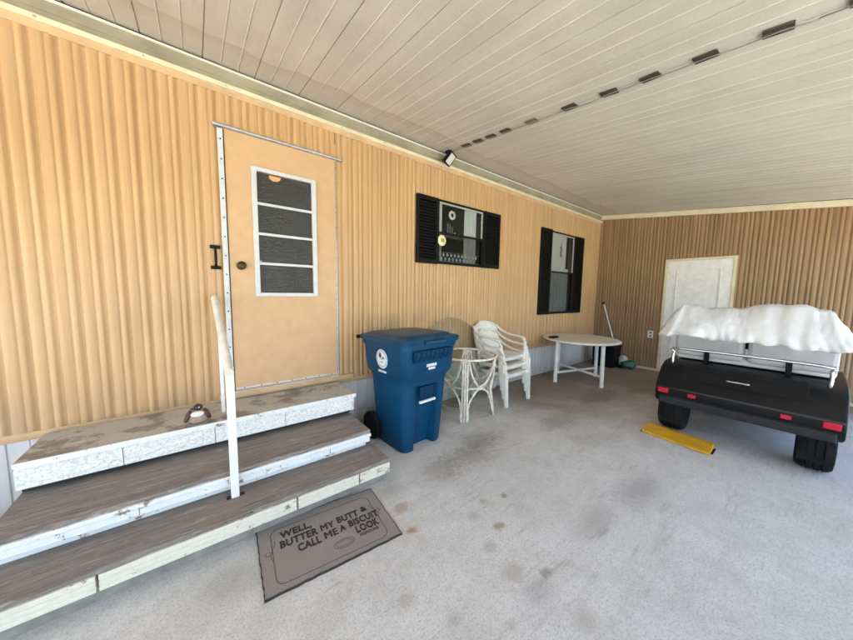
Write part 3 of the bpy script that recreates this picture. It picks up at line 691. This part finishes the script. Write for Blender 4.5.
def text(s, x, y, size, parent, mat, z=.0105, off=.0, sx=1, rot=(0, 0, 0), name='lettering', align='LEFT', ext=.0006, skew=0):
    cu = bpy.data.curves.new('t', 'FONT'); cu.body = s; cu.size = size; cu.offset = off; cu.extrude = ext; cu.align_x = align; cu.resolution_u = 3; cu.space_character = 1.08
    o = bpy.data.objects.new('t', cu); C.objects.link(o); dg = bpy.context.evaluated_depsgraph_get(); dg.update()
    me = bpy.data.meshes.new_from_object(o.evaluated_get(dg)); bpy.data.objects.remove(o)
    me.name = name; me.materials.clear(); n = link(name, me, mat, parent); n.location = (x, y, z); n.scale = (sx, 1, 1); n.rotation_euler = rot; return n
def words(items):
    for s, x, y, sz, wd in items:
        o = text(s, x, y, sz, mat, m_ink, off=0 if 'M' in s else .0030)
        if 'M' in s:      # the bold M is drawn by three close passes of ink
            bm = bmesh.new()
            for k, (dx, dy) in enumerate(((-.0024, -.0012), (0, .0010), (.0024, -.0010))):
                n0 = len(bm.verts); bm.from_mesh(o.data); bm.verts.ensure_lookup_table()
                for v in bm.verts[n0:]: v.co.x += dx; v.co.y += dy; v.co.z += k*.00025
            bm.to_mesh(o.data); bm.free()
        w0 = max(v.co.x for v in o.data.vertices)-min(v.co.x for v in o.data.vertices)
        o.scale = (wd/w0, 1, 1)
words([('WELL,', -.250, .092, .070, .175), ('BUTTER', -.262, .018, .074, .205), ('MY', -.040, .024, .072, .080), ('BUTT', .062, .034, .072, .135), ('&', .222, .050, .060, .042),
       ('CALL', -.178, -.054, .074, .125), ('ME', -.034, -.046, .074, .078), ('A', .062, -.038, .066, .036), ('BISCUIT', .116, -.032, .072, .190), ('LOOK', .140, -.100, .076, .145)])
text('PRESSURE', .148, -.134, .030, mat, m_ink2, off=.0008, sx=.85)
# worn scroll frame and oval badge
def outline(P, wd, closed=True, m=m_ink2, z=.0098, parent=mat, name='scroll_line'):
    bm = bmesh.new(); tube(bm, [(p[0], p[1], z) for p in P], wd, 4, closed=closed, cap=not closed, flat=.35); return obj(name, bm, m, parent)
fr_ = []
for cx, cy, a0 in ((.255, .135, 0), (-.255, .135, 90), (-.255, -.165, 180), (.255, -.165, 270)):
    for k in range(7): a = R(a0+k*15); fr_.append((cx+.045*math.cos(a), cy+.045*math.sin(a)))
outline([(x, y) for x, y in fr_], .0022)
outline([(.055+.058*math.cos(t*.2618), -.128+.030*math.sin(t*.2618)) for t in range(24)], .0018); outline([(.055+.044*math.cos(t*.2618), -.128+.020*math.sin(t*.2618)) for t in range(24)], .0016)
for s in (-1, 1):
    outline([(s*(.300+.014*math.sin(t*.35)*(.5+t*.05)), -.06+t*.010) for t in range(16)], .0018, False)
    outline([(s*.318+.018*math.cos(t*.5), .0+.018*math.sin(t*.5)+t*.002) for t in range(12)], .0018, False)

# ---------------------------------------------------------------- blue bin
A0 = R(5)
binr = empty('wheeled_bin', (1.60, -.555, 0), A0, label='tall blue wheeled rubbish bin with white round seal beside the steps', cat='bin')
def sect(z, w, d, notch, cr=.06):
    """section outline, front at -y; the front centre is pushed in by notch"""
    P = []; hw, hd = w/2, d/2
    fx = [-.42, -.20, -.165, .165, .20, .42]
    P.append((-hw+cr, -hd)); 
    for f, dn in ((-.36*w, 0), (-.27*w, 0), (-.22*w, 1), (.22*w, 1), (.27*w, 0), (.36*w, 0)): P.append((f, -hd+dn*notch))
    for cx, cy, a0 in ((hw-cr, -hd+cr, -90), (hw-cr, hd-cr, 0), (-hw+cr, hd-cr, 90), (-hw+cr, -hd+cr, 180)):
        for k in range(6):
            a = R(a0+k*18); P.append((cx+cr*math.cos(a), cy+cr*math.sin(a)))
    return [Vector((x, y, z)) for x, y in P[:]]
SEC = [(0.005, .47, .455, .085, .07), (.03, .48, .465, .085, .07), (.30, .505, .50, .055, .07), (.60, .535, .535, .035, .065), (.615, .535, .535, .0, .065), (.665, .545, .545, 0, .06), (.715, .60, .60, 0, .06),
       (.74, .615, .62, 0, .06), (.95, .64, .65, 0, .055), (.955, .665, .67, 0, .055), (1.0, .67, .675, 0, .055)]
bm = bmesh.new(); prev = None
for s_ in SEC:
    ring = [bm.verts.new(p) for p in sect(*s_)]
    if prev:
        for j in range(len(ring)): bm.faces.new((prev[j], prev[(j+1) % len(ring)], ring[(j+1) % len(ring)], ring[j]))
    else: bm.faces.new(ring[::-1])
    prev = ring
bmesh.ops.remove_doubles(bm, verts=bm.verts[:], dist=1e-5)
obj('bin_body', bm, m_blue, binr, smooth=True, auto=28)
# handle fluting below the rim on the front
bm = bmesh.new()
extr(bm, [(-.327, .955), (-.360, .95), (-.356, .90), (-.322, .84)], lambda p: (-.225, p[0], p[1]), lambda p: (.225, p[0], p[1]))
gp = obj('grip_panel', bm, m_blue_dark, binr, bevel=.01)
bm = bmesh.new()
for i in range(8):
    xx = -.19+i*.054; extr(bm, [(-.342, .945), (-.370, .942), (-.364, .895), (-.324, .845)], lambda p: (xx-.007, p[0], p[1]), lambda p: (xx+.007, p[0], p[1]))
obj('grip_rib', bm, m_blue, gp, bevel=.004)
bm = bmesh.new(); box(bm, -.085, .085, -.272, -.250, .50, .60); obj('latch_recess', bm, m_blue_dark, binr, bevel=.006)
bm = bmesh.new(); box(bm, -.095, .095, -.286, -.262, .452, .474); obj('catch_bar', bm, m_whitepaint, binr, bevel=.005)
# front sticker of illegible print
st = boxed('label', -.062, .070, -.3185, -.309, .755, .820, m_blue, binr)
st.rotation_euler = (0, 0, 0)
rr = random.Random(3); bm = bmesh.new()
for i in range(9): box(bm, -.058+i*.0138, -.058+i*.0138+.0105, -.3215, -.3187, .792, .816)
for i in range(5): box(bm, -.034+i*.0165, -.034+i*.0165+.013, -.3215, -.3187, .764, .784)
obj('label_print', bm, m_whitepaint, st)
# seal on the left flank
def sealpt(y, z, o=0): # flank at x=-w/2 for z between .74 and .95
    return Vector((-(.3075+(z-.74)/.21*.0125)-.002-o, y, z))
sy, sz = .0, .845
def disc_on_flank(r0, r1, o, mat, name, parent, dy=0, dz=0, n=40, sq=1):
    bm = bmesh.new(); A = []; B = []
    for i in range(n):
        a = 2*math.pi*i/n
        A.append(bm.verts.new(sealpt(sy+dy+r1*math.cos(a), sz+dz+r1*sq*math.sin(a), o)))
        if r0: B.append(bm.verts.new(sealpt(sy+dy+r0*math.cos(a), sz+dz+r0*sq*math.sin(a), o)))
    if r0:
        for i in range(n): bm.faces.new((A[i], A[(i+1) % n], B[(i+1) % n], B[i]))
    else: bm.faces.new(A)
    ob = obj(name, bm, mat, parent); so = ob.modifiers.new('thick', 'SOLIDIFY'); so.thickness = .0015; return ob
seal = disc_on_flank(0, .088, 0, m_whitepaint, 'round_seal', binr)
m_sealgrey = plain('seal_grey', (.40, .50, .58), .5, .1, 10, 0)
disc_on_flank(.063, .082, .002, m_sealgrey, 'seal_ring', seal)
m_sealnavy = plain('seal_navy', (.02, .05, .09), .5, .2, 10, 0)
disc_on_flank(0, .020, .0025, m_sealnavy, 'emblem', seal, .022, .030, 14, 1.2); disc_on_flank(0, .013, .0025, m_sealnavy, 'emblem', seal, -.026, .012, 12, .9)
disc_on_flank(0, .009, .0025, m_sealnavy, 'emblem', seal, -.002, .002, 12, .7); disc_on_flank(0, .022, .0022, m_sealgrey, 'emblem', seal, .0, -.028, 12, .45)
bm = bmesh.new()
for i in range(22):
    a = 2*math.pi*i/22
    c_ = (sy+.0725*math.cos(a), sz+.0725*math.sin(a))
    q = [(-.004, -.005), (.004, -.005), (.004, .005), (-.004, .005)]
    bm.faces.new([bm.verts.new(sealpt(c_[0]+u*math.cos(a+1.57)-v*math.sin(a+1.57), c_[1]+u*math.sin(a+1.57)+v*math.cos(a+1.57), .0045)) for u, v in q])
obj('seal_lettering', bm, m_whitepaint, seal)
bm = bmesh.new()
for i in range(9):
    y0 = sy+.062-i*.0142
    bm.faces.new([bm.verts.new(sealpt(y, z, .001)) for y, z in ((y0, sz-.125), (y0-.011, sz-.125), (y0-.011, sz-.105), (y0, sz-.105))])
obj('small_print', bm, m_whitepaint, binr)
# lid
lid = None
bm = bmesh.new(); prev = None
for z, w_, d_, cr, sh in ((1.0005, .71, .70, .06, 0), (1.035, .725, .715, .065, 0), (1.045, .71, .70, .065, 0), (1.053, .63, .60, .08, -.0), (1.068, .60, .57, .08, 0), (1.074, .54, .51, .08, 0)):
    ring = [bm.verts.new((p.x, p.y+sh, p.z+(p.y*(-.015) if z > 1.01 else 0))) for p in sect(z, w_, d_, 0, cr)]
    if prev:
        for j in range(len(ring)): bm.faces.new((prev[j], prev[(j+1) % len(ring)], ring[(j+1) % len(ring)], ring[j]))
    else: bm.faces.new(ring[::-1])
    prev = ring
bm.faces.new(prev); bmesh.ops.remove_doubles(bm, verts=bm.verts[:], dist=1e-5)
lid = obj('lid', bm, m_blue_lid, binr, smooth=True, auto=35)
bm = bmesh.new(); box(bm, -.12, .12, -.385, -.345, 1.003, 1.034); obj('lid_lip', bm, m_blue_lid, lid, bevel=.008)
bm = bmesh.new(); tube(bm, [(-.375, .335, 1.015), (.375, .335, 1.015)], .017, 12); obj('hinge_rod', bm, m_black, binr)
bm = bmesh.new(); tube(bm, smooth_path([(-.26, .30, .97), (-.26, .375, 1.02), (0, .385, 1.025), (.26, .375, 1.02), (.26, .30, .97)], 5), .016, 10); obj('handle', bm, m_blue, binr, smooth=True)
for s in (-1, 1):
    x0 = s*.262
    bm = bmesh.new(); lathe(bm, [(.075, -.03), (.125, -.034), (.135, -.02), (.135, .02), (.125, .034), (.075, .03)], (x0, .235, .135), 32, 'x'); wh = obj('wheel', bm, m_blackmat, binr, smooth=True, auto=30)
    bm = bmesh.new(); lathe(bm, [(.074, -.022), (.060, -.012), (.03, -.034), (.03, .034), (.060, .012), (.074, .022)], (x0, .235, .135), 20, 'x'); obj('hub', bm, m_black, wh, smooth=True, auto=30)
bm = bmesh.new(); tube(bm, [(-.24, .235, .135), (.24, .235, .135)], .012, 8); obj('axle', bm, m_zinc, binr)

# ---------------------------------------------------------------- glass table top leaning on the wall
gl = empty('glass_table_top', (2.60, -.30, .005), label='large round clear glass tabletop leaning against the wall behind the bin', cat='tabletop')
bm = bmesh.new(); lathe(bm, [(.568, -.005), (.573, -.002), (.573, .002), (.568, .005)], (0, 0, .573), 72, 'y'); o = obj('glass_disc', bm, m_tableglass, gl, smooth=True, auto=30); o.rotation_euler = (R(-13.5), 0, 0)
m_gedge = plain('glass_green_edge', (.28, .34, .28), .15, .1, 10, 0)
bm = bmesh.new(); tube(bm, [(.5735*math.cos(t*math.pi/48), 0, .573+.5735*math.sin(t*math.pi/48)) for t in range(96)], .0035, 6, up=(0, 1, 0), closed=True); o2 = obj('glass_edge', bm, m_gedge, o)

# ---------------------------------------------------------------- rattan table base
rt = empty('rattan_table_base', (2.53, -.42, 0), 0, label='whitewashed bent rattan table base without a top, beside the blue bin', cat='table')
RR = .35; ZT = .715; ZM = .36
def ringp(r, z, n=40): return [(r*math.cos(2*math.pi*i/n), r*math.sin(2*math.pi*i/n), z) for i in range(n)]
bm = bmesh.new(); tube(bm, ringp(RR, ZT), .014, 8, closed=True); obj('top_ring', bm, m_rattan, rt, smooth=True)
bm = bmesh.new(); tube(bm, ringp(.235, ZM), .012, 8, closed=True); obj('lower_ring', bm, m_rattan, rt, smooth=True)
for k in range(4):
    a = R(-137+90*k); d = Vector((math.cos(a), math.sin(a), 0)); t_ = Vector((-d.y, d.x, 0))
    def q(r, s, z): return d*r+t_*s+Vector((0, 0, z))
    if k == 0 or k == 2 or True:
        bm = bmesh.new(); tube(bm, [q(RR-.012, 0, ZT-.01), q(RR-.03, 0, .45), q(.30, 0, .3), q(RR-.01, 0, 0.002)], .0135, 8)
        for s in (-1, 1):
            tube(bm, smooth_path([q(RR-.012, s*.026, ZT-.01), q(RR-.025, s*.026, .5), q(.29, s*.027, .3), q(RR-.01, s*.030, .002)], 4), .012, 8)
        obj('leg', bm, m_rattan, rt, smooth=True)
    # U arcs between this leg and the next and inverted arcs below
    a2 = a+R(90); d2 = Vector((math.cos(a2), math.sin(a2), 0)); t2 = Vector((-d2.y, d2.x, 0)); dm = (d+d2).normalized()
    bm = bmesh.new()
    tube(bm, smooth_path([q(RR-.015, .04, ZT-.01), q(.30, .075, .54), q(.235, .13, .42), dm*.225+Vector((0, 0, ZM+.015)), d2*.235-t2*.13+Vector((0, 0, .42)), d2*.30-t2*.075+Vector((0, 0, .54)), d2*(RR-.015)-t2*.04+Vector((0, 0, ZT-.01))], 5), .0115, 8)
    tube(bm, smooth_path([q(RR-.015, .040, .02), q(.29, .050, .20), q(.245, .11, .315), dm*.23+Vector((0, 0, ZM-.015)), d2*.245-t2*.11+Vector((0, 0, .315)), d2*.29-t2*.05+Vector((0, 0, .20)), d2*(RR-.015)-t2*.04+Vector((0, 0, .02))], 5), .0115, 8)
    obj('arch', bm, m_rattan, rt, smooth=True)

# ---------------------------------------------------------------- stacked resin armchairs
def make_chair():
    c = empty('resin_armchair')
    # seat: curved slab, front at -y
    bm = bmesh.new(); nx, ny = 10, 10; top = []
    for j in range(ny+1):
        row = []
        for i in range(nx+1):
            u, v = i/nx*2-1, j/ny*2-1      # v=-1 front
            hw = .235-.018*v; z = .415-.022*(v+1)/2-.014*(1-u*u)*(1-v*v) - (.022 if v < -.85 else 0)
            x_ = u*hw*(1-.06*(abs(v)**6)); y_ = .235*v*(1-.05*(abs(u)**6))
            row.append(bm.verts.new((x_, y_, z)))
        top.append(row)
    for j in range(ny):
        for i in range(nx): bm.faces.new((top[j][i], top[j][i+1], top[j+1][i+1], top[j+1][i]))
    o = obj('seat', bm, m_lattice, c, smooth=True); s = o.modifiers.new('thick', 'SOLIDIFY'); s.thickness = .016; s.offset = -1
    bm = bmesh.new(); tube(bm, smooth_path([(-.232, .20, .385), (-.232, -.20, .395), (-.19, -.24, .385), (.19, -.24, .385), (.232, -.20, .395), (.232, .20, .385)], 4), .014, 8, flat=2.0); obj('seat_rim', bm, m_whiteplas, c, smooth=True)
    # back: curved panel
    bm = bmesh.new(); rows = []; nz = 10; nx = 14
    for j in range(nz+1):
        t = j/nz; z = .44+t*.385; row = []
        hwid = .235+.02*t-(.10*max(0, t-.78)/.22*(max(0, t-.78)/.22))
        for i in range(nx+1):
            u = i/nx*2-1; y_ = .235+.07*t-.055*u*u; row.append(bm.verts.new((u*hwid, y_, z-(.02*u*u if t > .8 else 0))))
        rows.append(row)
    for j in range(nz):
        for i in range(nx): bm.faces.new((rows[j][i], rows[j][i+1], rows[j+1][i+1], rows[j+1][i]))
    edge = [rows[j][0].co.copy() for j in range(0, nz+1)]+[rows[nz][i].co.copy() for i in range(1, nx+1)]+[rows[j][nx].co.copy() for j in range(nz-1, -1, -1)]
    o = obj('backrest', bm, m_lattice, c, smooth=True); s = o.modifiers.new('thick', 'SOLIDIFY'); s.thickness = .008
    bm = bmesh.new(); tube(bm, edge, .017, 8); obj('back_rim', bm, m_whiteplas, o, smooth=True)
    for s in (-1, 1):
        bm = bmesh.new(); tube(bm, smooth_path([(s*.245, .235, .775), (s*.268, .16, .705), (s*.285, .02, .655), (s*.285, -.16, .640), (s*.278, -.225, .615), (s*.270, -.243, .54), (s*.262, -.245, .42)], 5), .027, 8, up=(0, 0, 1), flat=.55); obj('arm', bm, m_whiteplas, c, smooth=True)
        bm = bmesh.new(); tube(bm, [(s*.260, -.243, .45), (s*.256, -.252, .25), (s*.252, -.272, .003)], [.033, .030, .023], 4, up=(0, 1, 0), square=True, flat=.8); obj('leg', bm, m_whiteplas, c, bevel=.005)
        bm = bmesh.new(); tube(bm, [(s*.236, .225, .45), (s*.240, .27, .22), (s*.245, .315, .003)], [.030, .028, .022], 4, up=(0, 1, 0), square=True, flat=.8); obj('leg', bm, m_whiteplas, c, bevel=.005)
    return c
def copy_tree(o, parent=None):
    c = o.copy(); C.objects.link(c); c.parent = parent
    for ch in [q for q in bpy.data.objects if q.parent == o]: copy_tree(ch, c)
    return c
ch0 = make_chair()
CH = (3.29,-.36,R(2))
labs = ('lowest white resin armchair of the stack, its legs standing on the concrete', 'middle white resin armchair in the stack of three', 'topmost white resin armchair of the stack, its full seat and backrest exposed')
for i in range(3):
    c_ = ch0 if i == 0 else copy_tree(ch0)
    a = CH[2]; c_.location = (CH[0]-.006*i, CH[1]+.032*i, .105*i); c_.rotation_euler = (0, 0, a)
    tag(c_, labs[i], 'chair', 'stacked white armchairs')

# ---------------------------------------------------------------- round white table
tb = empty('round_table', (5.09, -.57, 0), 0, label='white round patio table with crossed stretcher near the shed', cat='table')
bm = bmesh.new(); lathe(bm, [(.54, .683), (.572, .684), (.588, .692), (.588, .708), (.578, .716), (.572, .7165)], (0, 0, 0), 64); obj('table_rim', bm, m_whiteplas, tb, smooth=True, auto=40)
bm = bmesh.new(); cyl(bm, (0, 0, .7168), .573, .571, .0032, 64); obj('table_top', bm, m_tabletop, tb)
ft = [(4.640-5.09, -.41+.57), (4.955-5.09, -1.0+.57), (5.545-5.09, -.66+.57), (5.24-5.09, -.125+.57)]
for (fx, fy) in ft:
    bm = bmesh.new(); tube(bm, [(fx, fy, .0), (fx, fy, .06), (fx*.97, fy*.97, .682)], [.031, .029, .029], 14); obj('leg', bm, m_whitepaint, tb, smooth=True, auto=40)
for a, b in ((0, 2), (1, 3)):
    bm = bmesh.new(); z = .155+.012*(a == 1); tube(bm, [(ft[a][0], ft[a][1], z), (ft[b][0], ft[b][1], z)], .02, 10); obj('stretcher', bm, m_whitepaint, tb, smooth=True, auto=40)
bm = bmesh.new(); box(bm, 4.60, 4.78, -.36, -.27, .7205, .748); bm2 = obj('black_case', bm, m_black, bevel=.008)
tag(bm2, 'small flat black case lying on the left edge of the round table', 'case')
# ---------------------------------------------------------------- corner clutter
crate = empty('black_crate', (6.60, -.42, 0), .0, label='black box standing in the far corner behind the round table', cat='box')
bm = bmesh.new(); extr(bm, [(-.16, -.19), (.16, -.19), (.16, .19), (-.16, .19)], lambda p: (p[0], p[1], .001), lambda p: (p[0]*1.1, p[1]*1.08, .40)); obj('box_body', bm, m_darkbox, crate, bevel=.012)
bm = bmesh.new(); box(bm, -.185, .185, -.215, .215, .401, .425); obj('box_lid', bm, m_darkbox, crate, bevel=.008)
bag = empty('plastic_bag', (6.72, -.76, 0), label='crumpled green and white bag on the floor beside the black box', cat='bag')
for nm, mt, sc, lo in (('green_part', m_green, (.11, .13, .085), (0, -.02, .08)), ('white_part', m_whitebag, (.07, .08, .085), (.0, .07, .16))):
    bm = bmesh.new(); blob(bm, (0, 0, 0), sc)
    for v in bm.verts: v.co *= 1+.16*math.sin(v.co.x*55+v.co.z*40)*math.sin(v.co.y*47); v.co.z = max(v.co.z, -sc[2]*.92)
    o = obj(nm, bm, mt, bag, smooth=True); o.location = lo
pole = empty('broom', (6.70, -.70, .0), label='white broom handle with black tip leaning into the wall corner', cat='broom')
P0 = Vector((6.56, -.72, .44)); P1 = Vector((6.93, -.175, 1.25))
P0 = Vector((6.70, -.66, .02)) 
bm = bmesh.new(); tube(bm, [P0-Vector((6.70, -.70, 0)), P1-Vector((6.70, -.70, 0))], .012, 10); obj('pole', bm, m_whitepaint, pole, smooth=True, auto=40)
d_ = (P1-P0).normalized(); bm = bmesh.new(); tube(bm, [P1-Vector((6.70, -.70, 0))-d_*.005, P1-Vector((6.70, -.70, 0))+d_*.05], .022, 10); obj('pole_tip', bm, m_black, pole, smooth=True, auto=40)
bm = bmesh.new(); box(bm, -.09, .09, -.02, .09, .0, .05); obj('broom_head', bm, m_black, pole, bevel=.01)

# ---------------------------------------------------------------- ceiling flood light, cable and clips
fl = empty('flood_light', (2.455, -.10, cz(-.10)-.01), label='small black floodlight with pale lens mounted under the carport roof edge', cat='light')
bm = bmesh.new(); box(bm, -.030, .030, -.030, .030, -.012, .006); tube(bm, [(0, 0, -.01), (0, -.01, -.04), (.0, -.02, -.07)], .009, 8); obj('bracket', bm, m_black, fl, bevel=.002)
hd = empty('lamp_head', (0, -.02, -.085)); hd.parent = fl; hd.rotation_euler = (R(38), R(12), R(18))
bm = bmesh.new(); box(bm, -.060, .060, -.022, .018, -.072, .072)
for i in range(7): box(bm, -.05+i*.016, -.044+i*.016, .018, .032, -.06, .06)
obj('housing', bm, m_black, hd, bevel=.004); boxed('lens', -.046, .046, -.0245, -.0225, -.058, .058, m_lens, hd)
cl_y = [-.392, -.569, -.747, -.937, -1.225, -1.577, -1.871, -2.125, -2.40, -2.68, -2.95]
bm = bmesh.new(); P = [(2.462, -.12, cz(-.12)-.02)]
for a, b in zip(cl_y, cl_y[1:]):
    P.append((2.470-.012*(-a), a, cz(a)-.016)); m_ = (a+b)/2; P.append((2.474-.012*(-m_)+random.uniform(-.008, .008), m_, cz(m_)-.012-random.uniform(.002, .012)))
P.append((2.44, cl_y[-1], cz(cl_y[-1])-.016)); P.append((2.435, -4.35, cz(-4.35)-.015))
tube(bm, smooth_path(P, 3), .0035, 6)
tag(obj('cable', bm, m_cable, smooth=True), 'thin grey cable running across the ceiling from the floodlight', 'cable')
ords = ['nearest the floodlight', 'second from the floodlight', 'third from the floodlight', 'fourth from the floodlight', 'lighter tan one, fifth from the floodlight', 'sixth from the floodlight', 'seventh from the floodlight', 'eighth from the floodlight, where the photo ends', 'ninth from the floodlight', 'tenth from the floodlight', 'eleventh from the floodlight']
for i, a in enumerate(cl_y):
    bm = bmesh.new(); box(bm, -.034, -.003, -.056, .056, -.0045, .0035); box(bm, .003, .034, -.056, .056, -.0045, .0035); box(bm, -.004, .004, -.056, .056, -.009, .0)
    o = obj('cable_clip', bm, m_tanclip if i == 4 else m_brownclip, bevel=.0015)
    o.location = (2.470-.012*(-a), a, cz(a)-.0065); o.rotation_euler = (math.atan(SL), 0, random.uniform(-.12, .12))
    tag(o, ('light brown' if i == 4 else 'dark brown')+' plate clip holding the ceiling cable, '+ords[i], 'clip', 'cable clips on the ceiling')

# ---------------------------------------------------------------- golf cart and yellow chock
cart = empty('golf_cart', (3.90, -2.55, 0), label='black golf cart with white seat parked under the carport', cat='golf cart')
def side(name, pts, y0, y1, m, parent=cart, bevel=.012):
    bm = bmesh.new(); extr(bm, pts, lambda p: (p[0], y0, p[1]), lambda p: (p[0], y1, p[1])); return obj(name, bm, m, parent, bevel=bevel)
HW = .60
arch = [(.205+.27*math.cos(R(a)), .23+.27*math.sin(R(a))) for a in range(170, 20, -15)]
# rear body with wheel arch: outline
body = [(.0, .33), (-.03, .37), (-.035, .50), (.02, .58), (.10, .68), (.22, .735), (.95, .75), (1.05, .60), (1.05, .34), (.50, .34)]+[(.215+.275*math.cos(R(a)), .23+.275*math.sin(R(a))) for a in range(30, 156, 14)]
side('rear_body', body, -HW, HW, m_cart, bevel=.05)
for o_ in cart.children:
    if o_.name.startswith('rear_body'): o_.modifiers['bevel'].segments = 5; [setattr(p, 'use_smooth', True) for p in o_.data.polygons]
def slab(nm, P, y0, y1, m): # thin panel following the rear body surface
    bm = bmesh.new()
    pp_ = [(x, z) for x, z in P]; off = [(x-.006, z+.005) for x, z in P[::-1]]
    extr(bm, pp_+off, lambda p: (p[0], y0, p[1]), lambda p: (p[0], y1, p[1])); return obj(nm, bm, m, cart, bevel=.002)
slab('tail_gate', [(.03, .595), (.098, .68), (.20, .728)], -.40, .40, m_cart)
bm = bmesh.new(); tube(bm, smooth_path([(.03, -.07, .655), (.0, -.06, .66), (.0, .06, .66), (.03, .07, .655)], 4), .008, 8); obj('gate_handle', bm, m_chrome, cart)
for s in (-1, 1):
    bm = bmesh.new(); box(bm, -.048, -.030, s*.30-.03, s*.30+.03, .435, .47); obj('reflector', bm, m_red, cart, bevel=.004)
    side('mud_flap', [(.0, .12), (.0, .36), (.008, .36), (.008, .12)], s*.47-.09, s*.47+.09, m_blackmat, bevel=.001)
side('bumper', [(-.065, .33), (-.065, .40), (-.02, .42), (.02, .40), (.02, .33)], -.56, .56, m_cartgrey)
side('floor_pan', [(1.05, .27), (1.05, .335), (1.85, .335), (2.0, .5), (2.05, .5), (1.9, .27)], -.56, .56, m_cartgrey)
side('front_cowl', [(1.86, .28), (1.90, .60), (1.80, .92), (1.90, .95), (2.15, .80), (2.38, .60), (2.42, .40), (2.40, .28)], -.52, .52, m_cart, bevel=.03)
side('seat_cushion', [(.42, .755), (.42, .85), (.50, .87), (.95, .87), (.99, .83), (.99, .755)], -.54, .54, m_canvas, bevel=.025)
m_vinyl = plain('grey_vinyl', (.46, .46, .47), .45, .15, 8, .15)
for a_, b_ in ((-.54, -.012), (.012, .54)):
    side('seat_back', [(.34, .80), (.27, 1.18), (.32, 1.22), (.38, 1.20), (.45, .88), (.43, .80)], a_, b_, m_vinyl, bevel=.045)
    side('seat_bracket', [(.33, .74), (.31, .86), (.335, .86), (.355, .74)], (a_+b_)/2-.02, (a_+b_)/2+.02, m_black, bevel=.002)
bm = bmesh.new(); tube(bm, smooth_path([(.10, -.50, .72), (.10, -.50, .86), (.10, -.44, .90), (.10, .44, .90), (.10, .50, .86), (.10, .50, .72)], 4), .013, 8); obj('grab_rail', bm, m_chrome, cart, smooth=True)
for yy, xx in ((HW-.13, .215), (-HW+.13, .215), (HW-.13, 2.05), (-HW+.13, 2.05)):
    bm = bmesh.new(); lathe(bm, [(.115, -.095), (.17, -.105), (.205, -.100), (.222, -.082), (.230, -.060), (.2315, -.050), (.222, -.047), (.222, -.040), (.232, -.037), (.232, -.006), (.222, -.003), (.222, .003), (.232, .006), (.232, .037), (.222, .040), (.222, .047), (.2315, .050), (.230, .060), (.222, .082), (.205, .100), (.17, .105), (.115, .095)], (xx, yy, .232), 36, 'y'); wh = obj('wheel', bm, m_blackmat, cart, smooth=True, auto=30)
    bm = bmesh.new(); lathe(bm, [(.113, -.09), (.10, -.06), (.03, -.08), (.03, .08), (.10, .06), (.113, .09)], (xx, yy, .232), 24, 'y'); obj('rim', bm, m_alu, wh, smooth=True, auto=30)
for s in (-1, 1):
    bm = bmesh.new(); box(bm, -.050, -.030, s*.53-.045, s*.53+.045, .432, .486); tl = obj('tail_light', bm, m_red, cart, bevel=.008)
bm = bmesh.new(); tube(bm, [(1.86, .22, .88), (1.55, .22, 1.02)], .02, 8); tube(bm, [(1.53+.06*math.cos(t*.4189), .22+.17*math.sin(t*.4189), 1.03+.16*math.cos(t*.4189)) for t in range(15)], .012, 8, closed=True); obj('steering_wheel', bm, m_black, cart)
# white canvas cover bundled over the rear, its sloped side on the left
bm = bmesh.new(); n = 90; prev = None
CP = [(-.02, 1.040), (-.03, 1.075), (.00, 1.14), (.05, 1.24), (.11, 1.33), (.17, 1.36), (.25, 1.33), (.28, 1.22), (.27, 1.08), (.22, 1.04)]
for i in range(n+1):
    t = i/n; e = min(t, 1-t)*1.30; sg = 1 if t < .5 else -1
    ring = []
    for k, (px_, pz) in enumerate(CP):
        h_ = (pz-1.04)/.32; shr = sg*min(1, max(0, 1-e/.35))*h_*.13
        fold = .010*math.sin(t*41+2.2*h_+3*math.sin(t*9))*(1-h_*.5)+.006*math.sin(t*97+7*h_+4*math.sin(t*14))+.008*math.sin(t*13+1)
        dome = 1-.25*max(0, 1-e/.10)
        ring.append(bm.verts.new((.12+(px_-.12)*dome+fold, .650-1.30*t-shr, 1.04+(pz-1.04)*dome+.016*math.sin(t*9+2)*h_+.006*math.sin(t*37)*h_-.012*(1-h_)*math.sin(t*23)**2)))
    if prev:
        for j in range(len(CP)): bm.faces.new((prev[j], prev[(j+1) % len(CP)], ring[(j+1) % len(CP)], ring[j]))
    else: bm.faces.new(ring[::-1])
    prev = ring
bm.faces.new(prev)
from mathutils import noise as mn
for v in bm.verts:
    q = v.co*3.2; d = Vector((mn.noise(q), mn.noise(q+Vector((9, 0, 0))), mn.noise(q+Vector((0, 9, 0)))))
    q2 = v.co*11; d += .35*Vector((mn.noise(q2), mn.noise(q2+Vector((5, 0, 0))), mn.noise(q2+Vector((0, 5, 0)))))
    v.co += Vector((d.x*.035, d.y*.03, d.z*.035))
cv = obj('canvas_cover', bm, m_canvas, smooth=True); cv.location = (3.90, -2.55, 0)
tag(cv, 'bundled white canvas cover draped on the rear of the black golf cart', 'cover')
ck = empty('wheel_chock', (3.76, -2.18, 0), label='yellow rubber wheel ramp on the concrete behind the golf cart tyre', cat='wheel chock')
bm = bmesh.new(); extr(bm, [(-.10, .002), (-.10, .022), (.06, .055), (.115, .055), (.115, .002)], lambda p: (p[0]+.03, .27, p[1]), lambda p: (p[0]-.03, -.27, p[1]), ); obj('ramp', bm, m_yellow, ck, bevel=.006)
bm = bmesh.new(); box(bm, -.07, .09, -.285, .285, .0005, .0018); obj('base_pad', bm, m_blackmat, ck)
